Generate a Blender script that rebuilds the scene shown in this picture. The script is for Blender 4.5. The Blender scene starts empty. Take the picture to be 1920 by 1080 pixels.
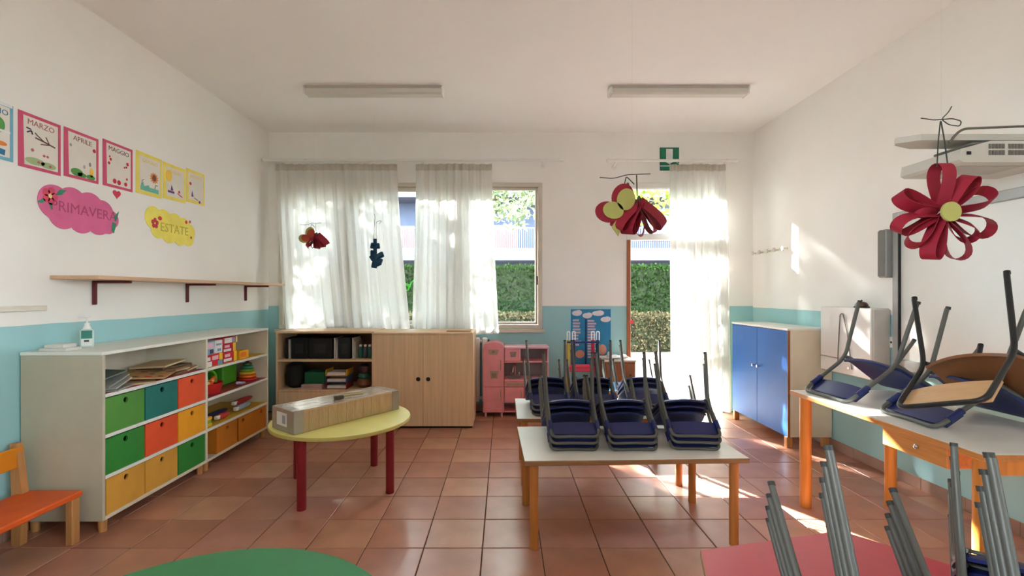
import bpy, bmesh, math, random
from mathutils import Vector, Matrix
random.seed(7)
R = math.radians
sc = bpy.context.scene
C = sc.collection

# ---------------------------------------------------------------- camera, sky, sun, exposure
F_PX, VX, VY, EYE = 865.0, 945.0, 551.0, 1.30
cam_d = bpy.data.cameras.new('camera')
cam_d.sensor_fit = 'HORIZONTAL'; cam_d.sensor_width = 36.0
cam_d.lens = F_PX / 1920.0 * 36.0
cam_d.shift_x = (960.0 - VX) / 1920.0
cam_d.shift_y = (VY - 540.0) / 1920.0
cam_d.clip_start = 0.02; cam_d.clip_end = 300
cam = bpy.data.objects.new('camera', cam_d); C.objects.link(cam)
cam.location = (0, 0, EYE); cam.rotation_euler = (R(90), 0, 0)
sc.camera = cam

world = bpy.data.worlds.new('sky'); sc.world = world; world.use_nodes = True
wb = world.node_tree.nodes['Background']
wb.inputs[0].default_value = (0.82, 0.91, 1.0, 1); wb.inputs[1].default_value = 1.7

SUN_DIR = Vector((0.58, -1.0, -0.60)).normalized()          # the way the light travels
sun_d = bpy.data.lights.new('sun', 'SUN'); sun_d.energy = 9.5; sun_d.angle = R(0.9)
sun_d.color = (1.0, 0.985, 0.96)
sun = bpy.data.objects.new('sun', sun_d); C.objects.link(sun)
sun.location = (-6, 14, 9); sun.rotation_euler = SUN_DIR.to_track_quat('-Z', 'Y').to_euler()

vs = sc.view_settings
vs.view_transform = 'Standard'; vs.look = 'None'; vs.gamma = 1.0; vs.use_curve_mapping = False
vs.exposure = 3.98
sc.cycles.max_bounces = 10; sc.cycles.diffuse_bounces = 7; sc.cycles.transparent_max_bounces = 24
sc.cycles.transmission_bounces = 8
sc.cycles.use_denoising = True; sc.cycles.sample_clamp_indirect = 6.0
sc.cycles.caustics_reflective = False; sc.cycles.caustics_refractive = False

def portal(name, loc, sx, sz, facing):                       # guides sky sampling to an opening, gives no light of its own
    d = bpy.data.lights.new(name, 'AREA'); d.shape = 'RECTANGLE'; d.size = sx; d.size_y = sz
    d.cycles.is_portal = True
    o = bpy.data.objects.new(name, d); C.objects.link(o); o.location = loc
    o.rotation_euler = Vector(facing).to_track_quat('-Z', 'Y').to_euler()

# room dimensions
XL, XR, YB, YR, ZC = -2.623, 2.771, 5.135, -2.6, 3.098
WT = 0.24
WX0, WX1, WZ0, WZ1 = -2.50, 0.425, 0.91, 2.535               # window in the back wall
DX0, DX1, DZ1 = 1.365, 2.42, 2.535                           # garden door
RY0, RY1, RZ0, RZ1 = -2.4, -0.3, 1.2, 2.8                   # unseen side windows added behind the camera for fill daylight
portal('portal_window', ((WX0+WX1)/2, YB+WT, (WZ0+WZ1)/2), WX1-WX0, WZ1-WZ0, (0, -1, 0))
portal('portal_door', ((DX0+DX1)/2, YB+WT, DZ1/2), DX1-DX0, DZ1, (0, -1, 0))
portal('portal_fill_right', (XR+.2, (RY0+RY1)/2, (RZ0+RZ1)/2), RY1-RY0, RZ1-RZ0, (-1, 0, 0))
portal('portal_fill_left', (XL-.2, (RY0+RY1)/2, (RZ0+RZ1)/2), RY1-RY0, RZ1-RZ0, (1, 0, 0))

# ---------------------------------------------------------------- materials
def lin(c):
    return tuple(((v/255)/12.92 if v/255 <= 0.04045 else ((v/255+0.055)/1.055)**2.4) for v in c) + (1.0,)
MATS = {}
def mat(name, rgb, rough=0.55, metal=0.0, spec=0.4, var=0.06, scale=9.0, bump=0.0, bscale=40.0, stretch=None, coat=0.0, bdist=0.01):
    if name in MATS: return MATS[name]
    m = bpy.data.materials.new(name); m.use_nodes = True
    nt = m.node_tree; N = nt.nodes; L = nt.links
    b = N['Principled BSDF']
    b.inputs['Roughness'].default_value = rough; b.inputs['Metallic'].default_value = metal
    b.inputs['Specular IOR Level'].default_value = spec
    if coat: b.inputs['Coat Weight'].default_value = coat; b.inputs['Coat Roughness'].default_value = 0.15
    tc = N.new('ShaderNodeTexCoord'); mp = N.new('ShaderNodeMapping')
    mp.inputs['Scale'].default_value = stretch or (1, 1, 1)
    L.new(tc.outputs['Object'], mp.inputs[0])
    no = N.new('ShaderNodeTexNoise'); no.inputs['Scale'].default_value = scale; no.inputs['Detail'].default_value = 4
    L.new(mp.outputs[0], no.inputs[0])
    cr = N.new('ShaderNodeValToRGB')
    c = lin(rgb)
    cr.color_ramp.elements[0].position = 0.3; cr.color_ramp.elements[1].position = 0.7
    cr.color_ramp.elements[0].color = tuple(max(0, v*(1-var*1.6)) for v in c[:3]) + (1,)
    cr.color_ramp.elements[1].color = tuple(min(1, v*(1+var)) for v in c[:3]) + (1,)
    L.new(no.outputs[0], cr.inputs[0]); L.new(cr.outputs[0], b.inputs['Base Color'])
    if bump:
        n2 = N.new('ShaderNodeTexNoise'); n2.inputs['Scale'].default_value = bscale; n2.inputs['Detail'].default_value = 5
        L.new(mp.outputs[0], n2.inputs[0])
        bp = N.new('ShaderNodeBump'); bp.inputs['Strength'].default_value = bump; bp.inputs['Distance'].default_value = bdist
        L.new(n2.outputs[0], bp.inputs['Height']); L.new(bp.outputs[0], b.inputs['Normal'])
    MATS[name] = m
    return m
def wall_mat(name, low, high, zsplit):                       # two coats of paint with a hand-drawn edge
    m = mat(name, high, 0.75, spec=0.2, var=0.02, scale=1.6, bump=0.06, bscale=60)
    nt = m.node_tree; N = nt.nodes; L = nt.links; b = N['Principled BSDF']
    src = b.inputs['Base Color'].links[0].from_socket
    g = N.new('ShaderNodeNewGeometry'); sp = N.new('ShaderNodeSeparateXYZ'); L.new(g.outputs['Position'], sp.inputs[0])
    no = N.new('ShaderNodeTexNoise'); no.inputs['Scale'].default_value = 6; L.new(g.outputs['Position'], no.inputs[0])
    ma = N.new('ShaderNodeMath'); ma.operation = 'MULTIPLY_ADD'; ma.inputs[1].default_value = 0.008; L.new(no.outputs[0], ma.inputs[0]); L.new(sp.outputs[2], ma.inputs[2])
    gt = N.new('ShaderNodeMath'); gt.operation = 'GREATER_THAN'; gt.inputs[1].default_value = zsplit+0.004; L.new(ma.outputs[0], gt.inputs[0])
    mx = N.new('ShaderNodeMix'); mx.data_type = 'RGBA'; L.new(gt.outputs[0], mx.inputs[0])
    mx.inputs[6].default_value = lin(low); L.new(src, mx.inputs[7]); L.new(mx.outputs[2], b.inputs['Base Color'])
    return m
def glass_mat():
    m = bpy.data.materials.new('window_glass'); m.use_nodes = True
    nt = m.node_tree; N = nt.nodes; L = nt.links; N.remove(N['Principled BSDF'])
    tr = N.new('ShaderNodeBsdfTransparent'); tr.inputs[0].default_value = (0.95, 0.97, 0.96, 1)
    gl = N.new('ShaderNodeBsdfGlossy'); gl.inputs['Roughness'].default_value = 0.02
    fr = N.new('ShaderNodeFresnel'); fr.inputs[0].default_value = 1.35
    mx = N.new('ShaderNodeMixShader'); L.new(fr.outputs[0], mx.inputs[0]); L.new(tr.outputs[0], mx.inputs[1]); L.new(gl.outputs[0], mx.inputs[2])
    L.new(mx.outputs[0], N['Material Output'].inputs[0]); return m
def cloth_mat(name, rgb, trans, clear):
    m = bpy.data.materials.new(name); m.use_nodes = True
    nt = m.node_tree; N = nt.nodes; L = nt.links; N.remove(N['Principled BSDF'])
    tc = N.new('ShaderNodeTexCoord'); no = N.new('ShaderNodeTexNoise'); no.inputs['Scale'].default_value = 220
    mp = N.new('ShaderNodeMapping'); mp.inputs['Scale'].default_value = (1, 1, 0.15)
    L.new(tc.outputs['Object'], mp.inputs[0]); L.new(mp.outputs[0], no.inputs[0])
    cr = N.new('ShaderNodeValToRGB'); c = lin(rgb)
    cr.color_ramp.elements[0].color = tuple(v*0.9 for v in c[:3])+(1,); cr.color_ramp.elements[1].color = c
    L.new(no.outputs[0], cr.inputs[0])
    d = N.new('ShaderNodeBsdfDiffuse'); t = N.new('ShaderNodeBsdfTranslucent'); p = N.new('ShaderNodeBsdfTransparent')
    L.new(cr.outputs[0], d.inputs[0]); L.new(cr.outputs[0], t.inputs[0])
    m1 = N.new('ShaderNodeMixShader'); m1.inputs[0].default_value = trans; L.new(d.outputs[0], m1.inputs[1]); L.new(t.outputs[0], m1.inputs[2])
    m2 = N.new('ShaderNodeMixShader'); m2.inputs[0].default_value = clear; L.new(m1.outputs[0], m2.inputs[1]); L.new(p.outputs[0], m2.inputs[2])
    L.new(m2.outputs[0], N['Material Output'].inputs[0]); MATS[name] = m; return m
def leaf_mat(name, a, b_, trans=0.35):
    m = bpy.data.materials.new(name); m.use_nodes = True
    nt = m.node_tree; N = nt.nodes; L = nt.links; N.remove(N['Principled BSDF'])
    g = N.new('ShaderNodeNewGeometry'); cr = N.new('ShaderNodeValToRGB')
    cr.color_ramp.elements[0].color = lin(a); cr.color_ramp.elements[1].color = lin(b_)
    L.new(g.outputs['Random Per Island'], cr.inputs[0])
    d = N.new('ShaderNodeBsdfDiffuse'); t = N.new('ShaderNodeBsdfTranslucent')
    L.new(cr.outputs[0], d.inputs[0]); L.new(cr.outputs[0], t.inputs[0])
    m1 = N.new('ShaderNodeMixShader'); m1.inputs[0].default_value = trans; L.new(d.outputs[0], m1.inputs[1]); L.new(t.outputs[0], m1.inputs[2])
    L.new(m1.outputs[0], N['Material Output'].inputs[0]); MATS[name] = m; return m

WHITE = (244, 242, 237); AQUA = (162, 208, 212)
M_wl = wall_mat('paint_left_wall', AQUA, WHITE, 1.128)
M_wb = wall_mat('paint_back_wall', AQUA, WHITE, 1.165)
M_wr = wall_mat('paint_right_wall', AQUA, WHITE, 1.15)
M_ceil = mat('ceiling_paint', (245, 243, 239), 0.8, spec=0.2, var=0.015, scale=1.2)
M_grout = mat('grout', (96, 62, 50), 0.9, var=0.1)
M_tiles = [mat('terracotta_%d' % i, c, 0.34, spec=0.5, var=0.10, scale=5.0, bump=0.05, bscale=14, coat=0.12)
           for i, c in enumerate([(184, 130, 106), (176, 122, 100), (190, 140, 112), (180, 126, 108), (168, 116, 94), (194, 146, 120)])]
M_frame = mat('window_frame_paint', (206, 197, 182), 0.5, var=0.03)
M_white = mat('white_plastic', (235, 234, 230), 0.4, var=0.02)
M_cream = mat('cream_laminate', (222, 214, 192), 0.5, var=0.03)
M_creamtop = mat('pale_laminate', (226, 228, 220), 0.4, var=0.02)
M_beech = mat('beech_wood', (196, 140, 84), 0.5, var=0.14, scale=3.0, stretch=(14, 14, 0.7), bump=0.04, bscale=12)
M_beechx = mat('beech_edge', (190, 132, 80), 0.5, var=0.12, scale=3.0, stretch=(0.7, 9, 9))
M_orangewood = mat('orange_beech', (206, 128, 52), 0.42, var=0.12, scale=3.0, stretch=(12, 12, 0.6))
M_veneer = mat('wood_veneer', (228, 194, 154), 0.5, var=0.06, scale=2.0, stretch=(22, 22, 0.8))
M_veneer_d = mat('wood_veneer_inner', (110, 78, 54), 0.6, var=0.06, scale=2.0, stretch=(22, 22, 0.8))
M_black = mat('black_plastic', (24, 25, 28), 0.45, var=0.05)
M_grey = mat('grey_tube', (92, 91, 86), 0.45, metal=0.15, spec=0.5, var=0.05)
M_dgrey = mat('dark_tube', (46, 46, 46), 0.4, metal=0.3, var=0.05)
M_navy = mat('navy_plastic', (30, 38, 92), 0.42, spec=0.45, var=0.05)
M_tabletop = mat('white_laminate', (238, 237, 230), 0.28, spec=0.5, var=0.015)
M_chrome = mat('chrome', (215, 215, 218), 0.12, metal=1.0, var=0.02)
def colour(name, rgb, rough=0.55, **k): return mat(name, rgb, rough, **k)

# ---------------------------------------------------------------- mesh helpers
def fillet(pts, rad, n=5, closed=False):
    pts = [Vector(p) for p in pts]; out = []; N = len(pts)
    for i, p in enumerate(pts):
        if not closed and i in (0, N-1): out.append(p); continue
        a, b = pts[i-1], pts[(i+1) % N]
        da, db = a-p, b-p
        r = min(rad, da.length*0.45, db.length*0.45)
        p0, p1 = p+da.normalized()*r, p+db.normalized()*r
        for k in range(n+1):
            t = k/n; out.append(p0*(1-t)**2 + p*2*t*(1-t) + p1*t*t)
    return out
class MB:
    def __init__(s): s.v = []; s.f = []
    def add(s, v, f):
        o = len(s.v); s.v += [tuple(p) for p in v]; s.f += [tuple(i+o for i in q) for q in f]; return s
    def box(s, x0, x1, y0, y1, z0, z1, bev=0.0, M=None):
        bm = bmesh.new()
        bmesh.ops.create_cube(bm, size=1.0)
        for v in bm.verts: v.co = Vector(((x0+x1)/2+v.co.x*(x1-x0), (y0+y1)/2+v.co.y*(y1-y0), (z0+z1)/2+v.co.z*(z1-z0)))
        if bev:
            bmesh.ops.bevel(bm, geom=list(bm.edges), offset=min(bev, (x1-x0)*.4, (y1-y0)*.4, (z1-z0)*.4), segments=1, affect='EDGES')
        if M is not None: bmesh.ops.transform(bm, matrix=M, verts=bm.verts)
        bm.verts.index_update()
        s.add([v.co[:] for v in bm.verts], [[v.index for v in f.verts] for f in bm.faces]); bm.free(); return s
    def ring_tube(s, pts, radii, seg, closed, caps=True):
        n = len(pts); rings = []; up = None
        for i in range(n):
            a = pts[i-1] if (i > 0 or closed) else pts[i]
            b = pts[(i+1) % n] if (i < n-1 or closed) else pts[i]
            t = (b-a).normalized()
            if up is None:
                up = t.orthogonal().normalized()
            up = (up - t*up.dot(t)); up = up.normalized() if up.length > 1e-6 else t.orthogonal().normalized()
            w = t.cross(up)
            rings.append([pts[i]+(up*math.cos(2*math.pi*k/seg)+w*math.sin(2*math.pi*k/seg))*radii[i] for k in range(seg)])
        v = [p for r in rings for p in r]; f = []
        m = n if closed else n-1
        for i in range(m):
            j = (i+1) % n
            for k in range(seg): f.append((i*seg+k, i*seg+(k+1) % seg, j*seg+(k+1) % seg, j*seg+k))
        if caps and not closed: f.append(tuple(range(seg))); f.append(tuple((n-1)*seg+k for k in range(seg)))
        return s.add(v, f)
    def tube(s, pts, r, seg=8, rad=0.0, closed=False, n=5):
        P = fillet(pts, rad, n, closed) if rad else [Vector(p) for p in pts]
        return s.ring_tube(P, [r]*len(P), seg, closed)
    def cyl(s, a, b, r0, r1=None, seg=16): return s.ring_tube([Vector(a), Vector(b)], [r0, r0 if r1 is None else r1], seg, False)
    def lathe(s, prof, seg=20, c=(0, 0, 0)):
        v = [(c[0]+r*math.cos(2*math.pi*k/seg), c[1]+r*math.sin(2*math.pi*k/seg), c[2]+z) for r, z in prof for k in range(seg)]
        f = [(i*seg+k, i*seg+(k+1) % seg, (i+1)*seg+(k+1) % seg, (i+1)*seg+k) for i in range(len(prof)-1) for k in range(seg)]
        f += [tuple(range(seg)), tuple((len(prof)-1)*seg+k for k in range(seg))]
        return s.add(v, f)
    def prism(s, poly, z0, z1, M=None):
        n = len(poly); v = [Vector((x, y, z0)) for x, y in poly]+[Vector((x, y, z1)) for x, y in poly]
        if M is not None: v = [M @ p for p in v]
        return s.add(v, [tuple(range(n)), tuple(range(n, 2*n))]+[(i, (i+1) % n, n+(i+1) % n, n+i) for i in range(n)])
    def sheet(s, fn, nu, nv, thick=0.0, closed_u=False):      # fn(u,v)->Vector, thickened along the face normals
        P = [[Vector(fn(i/nu, j/nv)) for j in range(nv+1)] for i in range(nu+1)]
        if not thick:
            v = [p for r in P for p in r]
            return s.add(v, [(i*(nv+1)+j, (i+1)*(nv+1)+j, (i+1)*(nv+1)+j+1, i*(nv+1)+j+1) for i in range(nu) for j in range(nv)])
        A, B = [], []
        for i in range(nu+1):
            for j in range(nv+1):
                du = P[min(i+1, nu)][j]-P[max(i-1, 0)][j]; dv = P[i][min(j+1, nv)]-P[i][max(j-1, 0)]
                nn = du.cross(dv); nn = nn.normalized() if nn.length > 1e-9 else Vector((0, 0, 1))
                A.append(P[i][j]+nn*thick/2); B.append(P[i][j]-nn*thick/2)
        m = len(A); q = lambda i, j: i*(nv+1)+j
        f = []
        for i in range(nu):
            for j in range(nv):
                f.append((q(i, j), q(i+1, j), q(i+1, j+1), q(i, j+1))); f.append(tuple(m+k for k in (q(i, j), q(i, j+1), q(i+1, j+1), q(i+1, j))))
        for i in range(nu):
            for j in (0, nv): f.append((q(i, j), q(i+1, j), m+q(i+1, j), m+q(i, j)))
        for j in range(nv):
            for i in (0, nu): f.append((q(i, j), q(i, j+1), m+q(i, j+1), m+q(i, j)))
        return s.add(A+B, f)
    def holed(s, x0, x1, z0, z1, y0, y1, hx, hz, hr, seg=16):  # upright panel with a round hole
        ang = sorted([2*math.pi*k/seg for k in range(seg)]+[math.atan2(z-hz, x-hx) % (2*math.pi) for x in (x0, x1) for z in (z0, z1)])
        inn, out = [], []
        for a in ang:
            c, d = math.cos(a), math.sin(a)
            t = min(((x1-hx)/c if c > 1e-9 else (x0-hx)/c if c < -1e-9 else 1e9), ((z1-hz)/d if d > 1e-9 else (z0-hz)/d if d < -1e-9 else 1e9))
            inn.append((hx+hr*c, hz+hr*d)); out.append((hx+t*c, hz+t*d))
        n = len(ang); v = []
        for y in (y0, y1): v += [(x, y, z) for x, z in inn]+[(x, y, z) for x, z in out]
        f = []
        for i in range(n):
            j = (i+1) % n
            f += [(i, j, n+j, n+i), (2*n+i, 3*n+i, 3*n+j, 2*n+j), (i, 2*n+i, 2*n+j, j), (n+i, n+j, 3*n+j, 3*n+i)]
        return s.add(v, f)
    def xf(s, M): s.v = [tuple(M @ Vector(p)) for p in s.v]; return s
    def mesh(s, name, m, smooth=False):
        me = bpy.data.meshes.new(name); me.from_pydata(s.v, [], s.f)
        bm = bmesh.new(); bm.from_mesh(me); bmesh.ops.recalc_face_normals(bm, faces=bm.faces); bm.to_mesh(me); bm.free()
        if m: me.materials.append(m)
        if smooth:
            me.polygons.foreach_set('use_smooth', [True]*len(me.polygons)); me.set_sharp_from_angle(angle=R(42))
        me.update(); return me
    def build(s, name, m, parent=None, smooth=False, loc=None, label=None, kind=None):
        o = bpy.data.objects.new(name, s.mesh(name, m, smooth)); C.objects.link(o)
        if parent: o.parent = parent
        if loc: o.location = loc
        if label: o['label'] = label
        if kind: o['kind'] = kind
        return o
def tag(o, label, cat, group=None):
    o['label'] = label; o['category'] = cat
    if group: o['group'] = group
    return o
def thing(name, label, cat, loc=(0, 0, 0), rotz=0.0, group=None, M=None):
    o = bpy.data.objects.new(name, None); C.objects.link(o); o.empty_display_size = 0.1
    if M is not None: o.matrix_world = M
    else: o.location = loc; o.rotation_euler = (0, 0, rotz)
    return tag(o, label, cat, group)
def structure(o): o['kind'] = 'structure'; return o
def inst(name, me, parent, loc=(0, 0, 0), M=None, scale=None):
    o = bpy.data.objects.new(name, me); C.objects.link(o); o.parent = parent
    if M is not None: o.matrix_local = M
    else:
        o.location = loc
        if scale: o.scale = scale
    return o
def copy_thing(root, M, label, group=None):
    r = root.copy(); C.objects.link(r); r.matrix_world = M; r['label'] = label
    if group: r['group'] = group
    for ch in list(root.children):
        c = ch.copy(); C.objects.link(c); c.parent = r
        for g in list(ch.children):
            d = g.copy(); C.objects.link(d); d.parent = c
    return r
def text_mesh(txt, size, m, depth=0.0004):
    cu = bpy.data.curves.new('lettering', 'FONT'); cu.body = txt; cu.size = size; cu.extrude = depth; cu.align_x = 'CENTER'; cu.align_y = 'CENTER'
    cu.resolution_u = 2
    o = bpy.data.objects.new('lettering', cu); C.objects.link(o)
    bpy.context.view_layer.update()
    me = bpy.data.meshes.new_from_object(o.evaluated_get(bpy.context.evaluated_depsgraph_get()))
    bpy.data.objects.remove(o); bpy.data.curves.remove(cu)
    me.materials.clear(); me.materials.append(m); return me
def ell(cx, cy, rx, ry, n=20, a0=0.0): 
    ca, sa = math.cos(a0), math.sin(a0)
    return [(cx+rx*math.cos(2*math.pi*k/n)*ca-ry*math.sin(2*math.pi*k/n)*sa, cy+rx*math.cos(2*math.pi*k/n)*sa+ry*math.sin(2*math.pi*k/n)*ca) for k in range(n)]
def rect(x0, x1, y0, y1): return [(x0, y0), (x1, y0), (x1, y1), (x0, y1)]
def frame_at(loc, xa, ya, za):                               # local x,y,z axes given as world vectors
    M = Matrix.Identity(4)
    for i, a in enumerate((xa, ya, za)):
        for j in range(3): M[j][i] = a[j]
    for j in range(3): M[j][3] = loc[j]
    return M
def on_left(y, z, off=0.0): return frame_at((XL+off, y, z), (0, 1, 0), (0, 0, 1), (1, 0, 0))
def on_back(x, z, off=0.0): return frame_at((x, YB-off, z), (1, 0, 0), (0, 0, 1), (0, -1, 0))
def on_right(y, z, off=0.0): return frame_at((XR-off, y, z), (0, -1, 0), (0, 0, 1), (-1, 0, 0))

# ---------------------------------------------------------------- room shell
fl = structure(MB().box(XL-.2, XR+.2, YR-.2, YB+WT, -0.14, -0.004).build('floor', M_grout))
T = 0.30
def tile_mb(w, d): return MB().box(-w/2, w/2, -d/2, d/2, -0.012, 0.0, 0.0022)
tile_me = [tile_mb(T-.005, T-.005).mesh('tile', m) for m in M_tiles]
xs = [XL]+[-.11+T*k for k in range(-8, 10) if XL+.02 < -.11+T*k < XR-.02]+[XR]
ys_all = [2.361+T*k for k in range(-17, 10)]
field = MB()
for j in range(len(ys_all)-1):
    y0, y1 = max(ys_all[j], YR), min(ys_all[j+1], YB)
    if y1-y0 < .03: continue
    for i in range(len(xs)-1):
        x0, x1 = xs[i], xs[i+1]
        if y0 > 2.0:
            o = inst('tile', tile_me[random.choice((0, 0, 1, 2, 3, 4, 5))], fl, ((x0+x1)/2, (y0+y1)/2, random.uniform(-.0006, .0)),
                     scale=((x1-x0)/T, (y1-y0)/T, 1))
            o.rotation_euler = (random.uniform(-.002, .002), random.uniform(-.002, .002), 0)
        else:
            field.box(x0+.0025, x1-.0025, y0+.0025, y1-.0025, -.012, 0)
field.build('tile_field', M_tiles[0], fl, kind='stuff')
structure(MB().box(XL-.2, XR+.2, YR-.2, YB+WT, ZC, ZC+.2).build('ceiling', M_ceil))
for nm, xa, xb, mm in (('wall_left', XL-.2, XL, M_wl), ('wall_right', XR, XR+.2, M_wr)):
    wsd = MB()
    for b in [(YR-.2, RY0, -.1, ZC+.02), (RY1, YB+WT, -.1, ZC+.02), (RY0, RY1, -.1, RZ0), (RY0, RY1, RZ1, ZC+.02)]: wsd.box(xa, xb, b[0], b[1], b[2], b[3])
    structure(wsd.build(nm, mm))
wbk = MB()
for b in [(XL, WX0, -.1, ZC), (WX0, WX1, -.1, WZ0), (WX0, WX1, WZ1, ZC), (WX1, DX0, -.1, ZC), (DX0, DX1, DZ1, ZC), (DX1, XR, -.1, ZC)]:
    wbk.box(b[0], b[1], YB, YB+WT, b[2], b[3])
structure(wbk.build('wall_back', M_wb))
structure(MB().box(XL-.2, XR+.2, YR-WT, YR, -.1, ZC).build('wall_rear', M_wl))
# tiled skirting
M_skirt = mat('skirting_tile', (158, 128, 112), 0.45, var=0.08, scale=6)
def skirting(name, pts_x, y0, y1, along_y):
    base = None
    n = int(round((y1-y0)/T)); m = MB().box(*( (-.004, .004, -.149, .149) if along_y else (-.149, .149, -.004, .004)), 0, .078, .002).mesh('skirting_tile', M_skirt)
    if along_y: base = MB().box(min(pts_x, pts_x)-.001, pts_x+.001, y0, y1, 0, .076).build(name, M_grout)
    else: base = MB().box(y0, y1, pts_x-.001, pts_x+.001, 0, .076).build(name, M_grout)
    structure(base)
    for k in range(n):
        c = y0+(k+.5)*(y1-y0)/n
        inst('skirting_tile', m, base, (pts_x, c, 0) if along_y else (c, pts_x, 0), scale=(1, (y1-y0)/n/T, 1) if along_y else ((y1-y0)/n/T, 1, 1))
skirting('baseboard_right', XR-.005, 1.0, YB-.02, True)
skirting('baseboard_left', XL+.005, 0.9, YB-.02, True)
skirting('baseboard_back', YB-.005, WX1-2.9, DX0-.03, False)

# windows and door
M_glass = glass_mat()
def sash(mb, x0, x1, z0, z1, y0, y1, w):
    mb.box(x0, x1, y0, y1, z0, z0+w, .003); mb.box(x0, x1, y0, y1, z1-w, z1, .003)
    mb.box(x0, x0+w, y0, y1, z0+w, z1-w, .003); mb.box(x1-w, x1, y0, y1, z0+w, z1-w, .003)
w1 = MB(); sash(w1, WX0, WX1, WZ0, WZ1, YB-.015, YB+.07, .045)
mull = [WX0+.045, -1.76, -.53, WX1-.045]
for x in mull[1:3]: w1.box(x-.035, x+.035, YB-.005, YB+.07, WZ0+.045, WZ1-.045, .003)
w1 = structure(w1.build('window_1', M_frame))
for a, b in ((mull[0], mull[1]-.035), (mull[1]+.035, mull[2]-.035), (mull[2]+.035, mull[3])):
    m = MB(); sash(m, a+.003, b-.003, WZ0+.048, WZ1-.048, YB+.012, YB+.055, .028 if b > 0 else .042)
    s_ = m.build('sash', M_frame, w1)
    MB().box(a+.03, b-.03, YB+.030, YB+.036, WZ0+.07, WZ1-.07).build('pane', M_glass, s_)
MB().box(WX1-.062, WX1-.048, YB-.012, YB+.012, 1.40, 1.50, .004).build('window_handle', M_black, w1)
structure(MB().box(WX0-.04, WX1+.03, YB-.045, YB+.0, WZ0-.04, WZ0-.001, .006).build('trim_1', M_frame))
d1 = MB()
d1.box(DX0, DX0+.028, YB-.01, YB+.09, 1.90, DZ1, .003); d1.box(DX1-.05, DX1, YB-.01, YB+.09, 0, DZ1, .003); d1.box(DX0, DX1, YB-.01, YB+.09, DZ1-.06, DZ1, .003)
d1.box(DX0+.028, DX1-.05, YB, YB+.08, 1.90, 1.97, .003)
d1 = structure(d1.build('door_1', M_white))
MB().box(DX0+.03, DX1-.05, YB+.035, YB+.041, 1.97, DZ1-.06).build('pane', M_glass, d1)
structure(MB().box(DX0, DX1, YB-.02, YB+WT, -.02, .012, .004).build('trim_2', mat('stone_sill', (190, 180, 168), .6)))
# right-hand fixed leaf behind the curtain
m = MB(); sash(m, 1.95, DX1-.05, .015, 1.90, YB+.02, YB+.065, .075); m.box(2.02, DX1-.12, YB+.02, YB+.065, .62, .70, .003)
lf = m.build('door_leaf', M_white, d1); MB().box(2.02, DX1-.12, YB+.04, YB+.046, .09, 1.83).build('pane', M_glass, lf)
# brown wooden jamb and the leaf folded back against the outer wall
M_redwood = mat('brown_door_wood', (164, 104, 68), 0.5, var=.1, stretch=(12, 12, .7))
MB().box(DX0, DX0+.044, YB-.012, YB+.09, .012, 1.90, .003).build('door_jamb', M_redwood, d1, label='brown wooden door jamb')
lf = MB().box(DX0-.84, DX0-.02, YB+WT+.03, YB+WT+.075, .015, 1.90, .003).build('door_leaf', M_redwood, d1, label='brown leaf folded back outside')
lt = MB().cyl((DX0+.05, YB-.03, .99), (DX0+.05, YB-.005, .99), .024).build('door_latch', mat('latch_red', (226, 92, 96), .4), d1, True, label='pink red latch knob')
MB().box(DX0+.044, DX0+.064, YB+.008, YB+.03, .92, .965, .003).build('latch_body', M_black, lt)
for nm, xw in (('fill_window_left', XL-.12), ('fill_window_right', XR+.04)):  # pair of invented windows, out of view, that let in extra fill light
    w3 = MB(); w3.box(xw, xw+.08, RY0, RY1, RZ0, RZ0+.06).box(xw, xw+.08, RY0, RY1, RZ1-.06, RZ1)
    for y in (RY0, (RY0+RY1)/2-.03, RY1-.06): w3.box(xw, xw+.08, y, y+.06, RZ0+.06, RZ1-.06)
    w3 = structure(w3.build(nm, M_frame))
    MB().box(xw+.037, xw+.043, RY0+.06, RY1-.06, RZ0+.06, RZ1-.06).build('pane', M_glass, w3)

# ---------------------------------------------------------------- outside: ground, hedges, trees, house
M_ground = mat('pale_gravel', (92, 80, 70), 0.9, var=0.16, scale=9, bump=0.3, bscale=30)
structure(MB().box(-40, 40, YB+WT+.001, 60, -.25, -.05).build('ground', M_ground))
structure(MB().box(-40, XL-.201, -40, YB+WT, -.25, -.05).build('ground', M_ground)); structure(MB().box(XR+.201, 40, -40, YB+WT, -.25, -.05).build('ground', M_ground))
def leaves(mb, n, pos, size, up=0.3, long=1.8):
    for _ in range(n):
        p = Vector(pos()); d = Vector((random.gauss(0, 1), random.gauss(0, 1), random.gauss(0, 1)+up)).normalized()
        w = d.cross(Vector((random.gauss(0, 1), random.gauss(0, 1), random.gauss(0, 1)))).normalized()
        l = size*random.uniform(.6, 1.3)
        mb.add([p, p+d*l*.5+w*l/long*.5, p+d*l, p+d*l*.5-w*l/long*.5], [(0, 1, 2, 3)])
def raw(mb, name, m, parent, kind=None):
    me = bpy.data.meshes.new(name); me.from_pydata(mb.v, [], mb.f); me.materials.append(m)
    o = bpy.data.objects.new(name, me); C.objects.link(o); o.parent = parent
    if kind: o['kind'] = kind
    return o
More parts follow.
